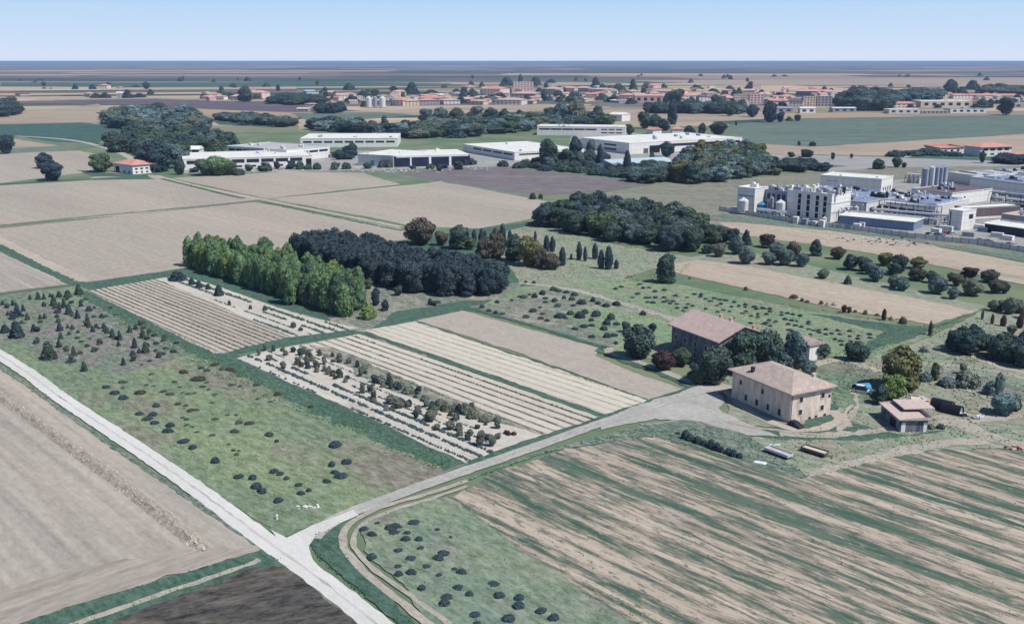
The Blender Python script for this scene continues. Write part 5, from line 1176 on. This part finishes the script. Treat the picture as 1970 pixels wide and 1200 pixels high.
def block(label, x0, x1, yb, yt, wall, roofm, roof='flat', depth=None, n=5, floors=4, name='apartment_block', tilt=0, **kw):
    m = mpp((x0+x1)/2, yb); L = (x1-x0)*m; h = (yb-yt)*m*.93
    wins = [w for k in range(floors) for w in ribs('f', n, .03, .97, (k+.3)*h/floors, (k+.75)*h/floors, .5)]
    return building(name, label, (x0,yb-tilt), (x1,yb+tilt), depth or L*.5, h, wall, roof, roofm, h*.2, .6, wins, 'building', **kw)
block('big pink block with a tall flat top, highest building of the town',988,1026,176,157,'pinkw','terra2',n=6,floors=5)
block('small white tower right of the big pink block',1059,1068,169,160,'white','roofw',n=2,floors=3)
block('long pink tiled hall before the town centre',1221,1275,198,184,'terra2','terra2','gable',n=4,floors=1)
for x0,x1,yb,yt,wl_,lab in [(1411,1426,200,181,'pinkw','narrow pink apartment block, leftmost of the tall row'),(1427,1441,199,181,'creamw','narrow cream apartment block, second of the tall row'),(1442,1470,200,181,'pinkw','wide pink apartment block at the right end of the tall row'),(1545,1569,205,185,'creamw','cream apartment block left of the large rounded wood'),(1571,1600,205,184,'greyw','grey apartment block touching the large rounded wood'),(1448,1464,172,161,'pinkw','pink block behind the row of tall apartments')]:
    block(lab, x0,x1,yb,yt,wl_,'terra2',n=4,floors=4)
block('white shed with a pink gable before the right apartments',1539,1569,218,208,'white','roofw','gable',n=2,floors=1,name='shed')
block('grey metal shed left of the white gabled shed',1494,1525,217,208,'metal','metal','gable',n=2,floors=1,name='shed')
block('row of metal sheds beside the large rounded wood',1602,1647,216,208,'metal','roofw','gable',n=3,floors=1,name='shed')
block('low white warehouse at the right town edge, left one',1710,1770,219,210,'offw','roofw',n=4,floors=1,name='warehouse',units=2)
block('long cream warehouse behind the low white ones at the right town edge',1771,1870,207,194,'creamw','roofw',n=6,floors=1,name='warehouse',units=2)
block('low white warehouse at the right town edge, right one',1828,1897,218,209,'white','blueg',n=5,floors=1,name='warehouse',units=2)
block('grey yard building between the two low white warehouses',1773,1824,219,213,'greyw','roofg',n=6,floors=1,name='warehouse')
block('grey shed near the right edge beyond the fields',1950,2010,208,199,'greyw','roofg',n=4,floors=1,name='shed')
block('white grain store left of the farm towers',571,593,216,209,'white','roofw',n=2,floors=1,name='shed') if False else None
for x,w,lab,mt in [(710,11,'white farm tower silo, leftmost of three','mwhite'),(722,8,'narrow pale farm tower silo in the middle of three','metal'),(736,12,'white farm tower silo, rightmost of three','mwhite')]:
    silo(x,208,185,w,lab,mt,group='white farm towers')

# --- the farm: front farmhouse
C_, Lw, R_ = g(1519,815), g(1407,765), g(1606,803)
def plumb(pt, corner_px, h_):  return None
u = C_-Lw; L1 = u.length; rz = math.atan2(u.y, u.x); Dp = (R_-C_).length
H1 = 8.0
fh = empty('farmhouse', Lw, rz, 'front farmhouse with pinkish hipped tile roof and grey shaded long wall', 'farmhouse')
bm = bmesh.new(); box(bm, 0,0,-.1,L1,Dp,H1); from_bm('wall', bm, MB['fwall'], fh)
bm = roof_bm('hip', L1, Dp, H1+.003, 2.8, 1.1)
fix(bm); rf = from_bm('roof', bm, MB['ftile'], fh)
for (x,y,z) in ((L1*.80,Dp*.85,H1+1.0),(L1*.28,Dp*.10,H1+1.0)):
    bm = bmesh.new(); box(bm, x-.4,y-.4,z-.6,x+.4,y+.4,z+1.3); box(bm, x-.5,y-.5,z+1.3,x+.5,y+.5,z+1.5); from_bm('chimney', bm, MB['fwall'], rf) if y > Dp*.5 else from_bm('roof_vent', bm, MB['dark'], rf)
for s in (.20,.74):
    for z in (1.7,4.7): pane(fh,'r',L1,Dp,s,s+.085,z*1.12,z*1.12+1.4,MB['glass'],frame=MB['fwall'])
pane(fh,'r',L1,Dp,.93,.98,5.0,5.9,MB['glass'])
for s in (.46,.62,.84): pane(fh,'r',L1,Dp,s,s+.06,.15,.75,MB['dark'],'vent')
pane(fh,'r',L1,Dp,.26,.36,.05,2.0,MB['wood'],'door')
for s in (.24,.43,.62,.81): pane(fh,'f',L1,Dp,s,s+.035,1.2,2.6,MB['glass'],frame=MB['barnwall'])
for s in (.14,.52): pane(fh,'f',L1,Dp,s,s+.03,5.0,6.0,MB['glass'],frame=MB['barnwall'])
bm = bmesh.new(); tube(bm, [(L1+.1,.25,0),(L1+.1,.25,H1)], .07); from_bm('drainpipe', bm, MB['brownw'], fh)
bm = bmesh.new(); tube(bm, [(-.7,-.85,H1+.1),(L1+.85,-.85,H1+.1),(L1+.85,Dp+.7,H1+.1)], .1); from_bm('gutter', bm, MB['brownw'], fh)
# --- the barn behind
Lb = g(1291,676); Cb = g(1380,712); u = Cb-Lb; L2 = u.length; rz2 = math.atan2(u.y, u.x); H2 = 9.0; D2 = 18.0
bn = empty('barn', Lb, rz2, 'large old barn with rose tiled gable roof and deeply shaded wall', 'barn')
bm = bmesh.new(); hexa(bm, [(0,0,-.1),(L2,0,-.1),(L2,D2,-.1),(0,D2,-.1)], [(0,0,H2),(L2,0,H2),(L2,D2,H2),(0,D2,H2)])
for x in (0, L2-.4): hexa(bm, [(x,0,H2+.001),(x+.4,0,H2+.001),(x+.4,D2,H2+.001),(x,D2,H2+.001)], [(x,D2*.49,H2+3.2),(x+.4,D2*.49,H2+3.2),(x+.4,D2*.51,H2+3.2),(x,D2*.51,H2+3.2)])
fix(bm); from_bm('wall', bm, MB['barnwall'], bn)
bm = bmesh.new(); o_ = 1.0; th = .35; sl_ = 3.4/(D2/2)
for sgn in (0, 1):
    y0, y1 = (-o_, D2/2) if not sgn else (D2+o_, D2/2)
    za = H2+.05-o_*sl_; zb = H2+3.4
    hexa(bm, [(-o_,y0,za),(L2+o_,y0,za),(L2+o_,y1,zb),(-o_,y1,zb)], [(-o_,y0,za+th),(L2+o_,y0,za+th),(L2+o_,y1,zb+th),(-o_,y1,zb+th)])
fix(bm); rb = from_bm('roof', bm, MB['ftile2'], bn)
for (x,y) in ((L2*.45,D2*.62),(L2*.62,D2*.66),(L2*.96,D2*.80)):
    z = H2+3.4*(1-abs(y-D2/2)/(D2/2))
    bm = bmesh.new(); box(bm, x-.45,y-.45,z-.4,x+.35,y+.35,z+1.4); box(bm, x-.5,y-.5,z+1.4,x+.5,y+.5,z+1.6); from_bm('chimney', bm, MB['terra2'], rb)
for s in (.08,.28,.5,.72,.9):
    pane(bn,'f',L2,D2,s,s+.05,4.6,6.2,MB['glass'],frame=MB['fwall']); pane(bn,'f',L2,D2,s,s+.05,1.2,3.0,MB['glass'],frame=MB['fwall'])
for s in (.2,.5,.75): pane(bn,'r',L2,D2,s,s+.08,4.4,6.2,MB['glass'],frame=MB['fwall'])
# white annex right of the barn
building('annex','small white annex mostly hidden by trees right of the barn',(1536,688),(1556,695),6,5.0,'white','gable','ftile',1.4,.5,wins=[('f',.3,.5,2,3.4)],cat='outbuilding')
# --- tumbledown shed
ps = building('shed','tumbledown shed with a sagging pale pink roof under the olive tree',(1694,800),(1730,832),7,3.4,'barnwall','mono','wood',.6,.6,cat='shed',wins=[('f',.5,.8,.1,2.4,'black','door'),('r',.05,.2,.1,2.6,'white','door'),('r',.85,.97,.1,2.6,'white','door')])
bm = bmesh.new(); a_, L_, rz_ = frame2((1694,800),(1730,832)); box(bm, -.6, 3.0, 4.12, L_*.55, 11.0, 4.42); box(bm, -.2, 3.3, 0, .1, 10.6, 4.117); from_bm('back_roof', bm, MB['wood'], ps)
# --- vehicles and farm things
car(g(1531,821), rz, 'dark', 'dark car parked against the end wall of the front farmhouse')
def trailer(x0, y0, x1, y1, label, bed, tip):
    a, b = g(x0,y0), g(x1,y1); d = b-a; L = d.length; e = empty('farm_trailer', a, math.atan2(d.y,d.x), label, 'trailer', 'flat farm trailers')
    bm = bmesh.new(); box(bm, 0,-1.1,.8,L,1.1,1.0); from_bm('bed', bm, MB[bed], e)
    for nm, (p0,p1,p2,p3) in (('side_board',(0,-1.2,L,-1.103)),('side_board',(0,1.103,L,1.2)),('end_board',(-.1,-1.1,-.003,1.1)),('end_board',(L+.003,-1.1,L+.1,1.1))):
        bm = bmesh.new(); box(bm, p0,p1,.75,p2,p3,1.35); from_bm(nm, bm, MB[tip], e)
    for x in (L*.2,L*.8):
        for y in (-1.0,1.0):
            bm = bmesh.new(); cyl(bm,0,0,-.13,.13,.42,n=14); bm.transform(Matrix.Translation((x,y,.42)) @ Matrix.Rotation(math.pi/2,4,'X')); from_bm('wheel', bm, MB['rubber'], e)
    bm = bmesh.new(); tube(bm, [(L,0,.7),(L+1.6,0,.5)], .07); from_bm('drawbar', bm, MB['dark'], e)
trailer(1476,868,1520,884,'flat pinkish farm trailer with a pale front board on the grass, left one','wood','paleb')
trailer(1545,866,1590,880,'flat pale farm trailer with dark ends on the grass, right one','creamw','brownw')
bm = bmesh.new(); hexa(bm, [(-1.6,-.7,0),(1.4,-.9,0),(1.6,.6,0),(-1.3,.8,0)], [(-1.4,-.5,.35),(1.2,-.7,.4),(1.4,.4,.42),(-1.1,.6,.3)]); fix(bm)
o = tag(from_bm('white_slab', bm, MB['white']), 'white slab lying on the grass below the left trailer', 'slab'); o.location = g(1462,891); o.rotation_euler.z = R(-30)
bm = bmesh.new(); hexa(bm, [(-1.6,-.5,0),(1.4,-.6,0),(1.6,.5,0),(-1.3,.6,0)], [(-1.4,-.3,.2),(1.2,-.4,.2),(1.4,.3,.2),(-1.1,.4,.2)]); fix(bm)
o = tag(from_bm('white_slab', bm, MB['offw']), 'pale slab lying just above the left trailer', 'slab'); o.location = g(1490,856)
# tarpaulin tunnels / junk row
def tunnel(x, y, L, w, h, rz, mats, label, name='tarpaulin_tunnel'):
    e = empty(name, g(x,y), rz, label, 'shelter'); n = 10
    bm = bmesh.new(); P_ = [(w/2*math.cos(math.pi*k/n), h*math.sin(math.pi*k/n)) for k in range(n+1)]
    for i in range(n):
        bm.faces.new([bm.verts.new(q) for q in ((0,P_[i][0],P_[i][1]),(L,P_[i][0],P_[i][1]),(L,P_[i+1][0],P_[i+1][1]),(0,P_[i+1][0],P_[i+1][1]))])
    bmesh.ops.remove_doubles(bm, verts=bm.verts, dist=.001); r_ = bmesh.ops.solidify(bm, geom=bm.faces[:], thickness=.06); from_bm('cover', bm, MB[mats[0]], e)
    bm = bmesh.new(); f = bm.faces.new([bm.verts.new((.3,p[0]*.97,p[1]*.97)) for p in P_]); bmesh.ops.solidify(bm, geom=bm.faces[:], thickness=.08); from_bm('end_panel', bm, MB[mats[1]], e)
    bm = bmesh.new(); f = bm.faces.new([bm.verts.new((L-.3,p[0]*.97,p[1]*.97)) for p in P_]); bmesh.ops.solidify(bm, geom=bm.faces[:], thickness=.08); from_bm('end_panel', bm, MB[mats[1]], e)
    return e
tunnel(1792,782,5.5,3.6,2.6,R(-42),('black','white'),'black covered tunnel with a white end in the junk row')
tunnel(1812,790,5.0,3.8,2.4,R(-42),('black','paleb'),'dark tunnel with a bluish white end, rightmost in the junk row')
van = car(g(1660,756), R(-30), 'mwhite', 'white vehicle beside a blue tarpaulin left of the olive tree', None, 'vehicle', 'parked_van', 5.6, 2.1, 2.3)
tunnel(1644,750,4.5,3.0,1.7,R(15),('blue','dark'),'low blue tarpaulin shelter left of the white vehicle')
for i,(x,y,s,mt,lab) in enumerate([(1757,772,1.6,'terra','reddish heap of scrap, left end of the junk row'),(1768,774,1.9,'pinkw','pinkish scrap heap second in the junk row'),(1776,772,1.6,'terra2','rosy scrap heap beside the black tunnel'),(1836,790,1.3,'greyw','grey scrap heap right of the tunnels'),(1852,800,1.3,'dark','dark scrap heap at the bend of the sandy track'),(1880,806,1.4,'greyw','grey scrap heap near the pale blue green tree')]):
    heap('scrap_heap',(x,y),s*1.5,s,22,[mt,'dark','offw'],lab,'scrap',10+i,False)
heap('scrap_heap',(1962,862),5,1.2,24,['brownw','terra2','dark'],'dark reddish scrap heap at the right edge','scrap',30,False)
# white post near the junction
bm = bmesh.new(); cyl(bm,0,0,0,1.0,.28,.22,n=10); cyl(bm,0,0,1.0,1.15,.3,.12,n=10)
o = tag(from_bm('marker_stone', bm, MB['white']), 'small white marker stone on the grass corner by the junction', 'marker'); o.location = g(533,999)
# --- overgrown bank in the left field: real ridge with dry reeds
pts = [(-120,668),(0,765),(60,806),(150,872),(230,930),(300,985),(350,1025),(392,1060)]
G = [g(*p) for p in pts]; Q = densify(G, 1.2, 0, False); rnd = random.Random(5); bm = bmesh.new(); prev = None
for i, p in enumerate(Q):
    d = (Q[min(i+1,len(Q)-1)]-Q[max(i-1,0)]).normalized(); n = Vector((-d.y,d.x,0)); k = min(1, i/6, (len(Q)-1-i)/6)
    row = []
    for (s, z) in ((-1.9,.0),(-1.1,.5),(-.3,1.05),(.4,1.1),(1.2,.5),(2.0,0)):
        q = p + n*(s+rnd.gauss(0,.1)); row.append(bm.verts.new((q.x,q.y,max(.0,z*k*rnd.uniform(.8,1.15))+.03)))
    if prev:
        for j in range(5): bm.faces.new((prev[j],prev[j+1],row[j+1],row[j]))
    prev = row
fix(bm); MT['bank'] = field('dry bank', P(192,178,160), P(174,160,144), P(156,144,130), .2, 1, (.5,.62), fine=.2, fs=1.2)
tag(from_bm('bank', bm, MT['bank']), kind='structure')
bm = bmesh.new()
for i, p in enumerate(Q):
    d = (Q[min(i+1,len(Q)-1)]-Q[max(i-1,0)]).normalized(); n = Vector((-d.y,d.x,0))
    for k in range(9):
        q = p + n*rnd.gauss(0,.9) + d*rnd.uniform(-.6,.6); h = rnd.uniform(.3,.9); s = rnd.uniform(.08,.2); a = rnd.random()*6.28
        z0 = max(.1, 1.0-abs((q-p).dot(n))*.5); w_ = Vector((math.cos(a)*s, math.sin(a)*s, 0)); tip = q + Vector((rnd.gauss(0,.2), rnd.gauss(0,.2), z0+h*.8))
        bm.faces.new([bm.verts.new(v) for v in (q+w_+Vector((0,0,z0*.7)), q-w_+Vector((0,0,z0*.7)), tip)])
tag(from_bm('dry_reeds', bm, LF['straw']), 'dry straw coloured reeds growing along the bank in the left field', 'reeds', kind='stuff')
# worn earth, tracks and scrub around the farm and on the far side
ribbon('track','track',[(1610,830),(1640,800),(1650,770),(1640,745)],1.6,.4)
ribbon('track','sand',[(1640,780),(1625,800),(1635,822)],1.2,.3)
ribbon('track','track',[(1400,812),(1450,822),(1520,832),(1580,838)],1.4,.4)
ribbon('track','track',[(1790,700),(1850,706),(1920,716),(2000,735)],1.8,.5)
ribbon('track','sand',[(1830,672),(1880,690),(1930,708),(1990,720)],1.5,.4)
patch('meadow','brownm',[(1780,705),(1850,715),(1960,745),(2050,770),(1960,770),(1840,745),(1780,730)],.6)
patch('meadow','brownm',[(1830,655),(1900,640),(2000,655),(2000,690),(1900,690)],.8)
patch('meadow','brownm',[(560,700),(640,742),(620,770),(540,735)],1) if False else None
tufts('grass', [(1560,700),(1700,640),(1880,610),(2000,640),(2000,860),(1760,835),(1620,812)], 1.2, .3, 'grassd', 'scrubby grass around the shed and garden', 12)
tufts('grass', [(930,455),(1030,435),(1340,500),(1290,545),(1000,545)], .6, .35, 'grass', 'grass tufts on the pale meadow with cypresses', 13)

wood('orchard_shrub', [(500,672),(600,668),(760,735),(900,788),(1010,832),(990,846),(900,850),(760,800),(640,732),(540,690)], 3.6, 2.0, .36, ['tall','round','bush'], ['grey','pine','grey','soilw','dark'],
     'small ragged shrub of the pale orchard plot', 'ragged shrubs of the pale orchard plot', jit=1.3, spx=4.6, trunk=False, hv=.3, cat='shrub')
wood('scrub_bush', [(0,600),(60,570),(200,575),(330,640),(370,680),(240,712),(60,690)], 8, 1.5, .22, ['bush','conifer','round'], ['dark','soilw','pine','brown'],
     'small scrub bush among the left conifers', 'scrub among the left conifers', jit=1.5, trunk=False, hv=.4, cat='bush')
wood('yard_tree', [(350,334),(600,330),(700,326),(900,328),(900,324),(690,321),(610,324),(350,330)], 16, 5.5, .5, ['round','tall','bush'], ['pine','dark','mid'],
     'small tree in the row before the left warehouses', 'row of small trees before the left warehouses', jit=.8, trunk=False, hv=.3)
wood('yard_tree', [(640,300),(690,296),(700,305),(640,308)], 18, 8, .8, ['round','tall'], ['dark','pine'],
     'dark tree between the left warehouses', 'trees between the left warehouses', jit=.8, trunk=False, hv=.3)
wood('yard_tree', [(1000,318),(1120,306),(1200,318),(1190,330),(1060,328)], 16, 8.5, .7, ['round','tall','column'], ['pine','dark','blue'],
     'tree in the loose row before the right warehouses', 'trees before the right warehouses', jit=1, trunk=False, hv=.35)
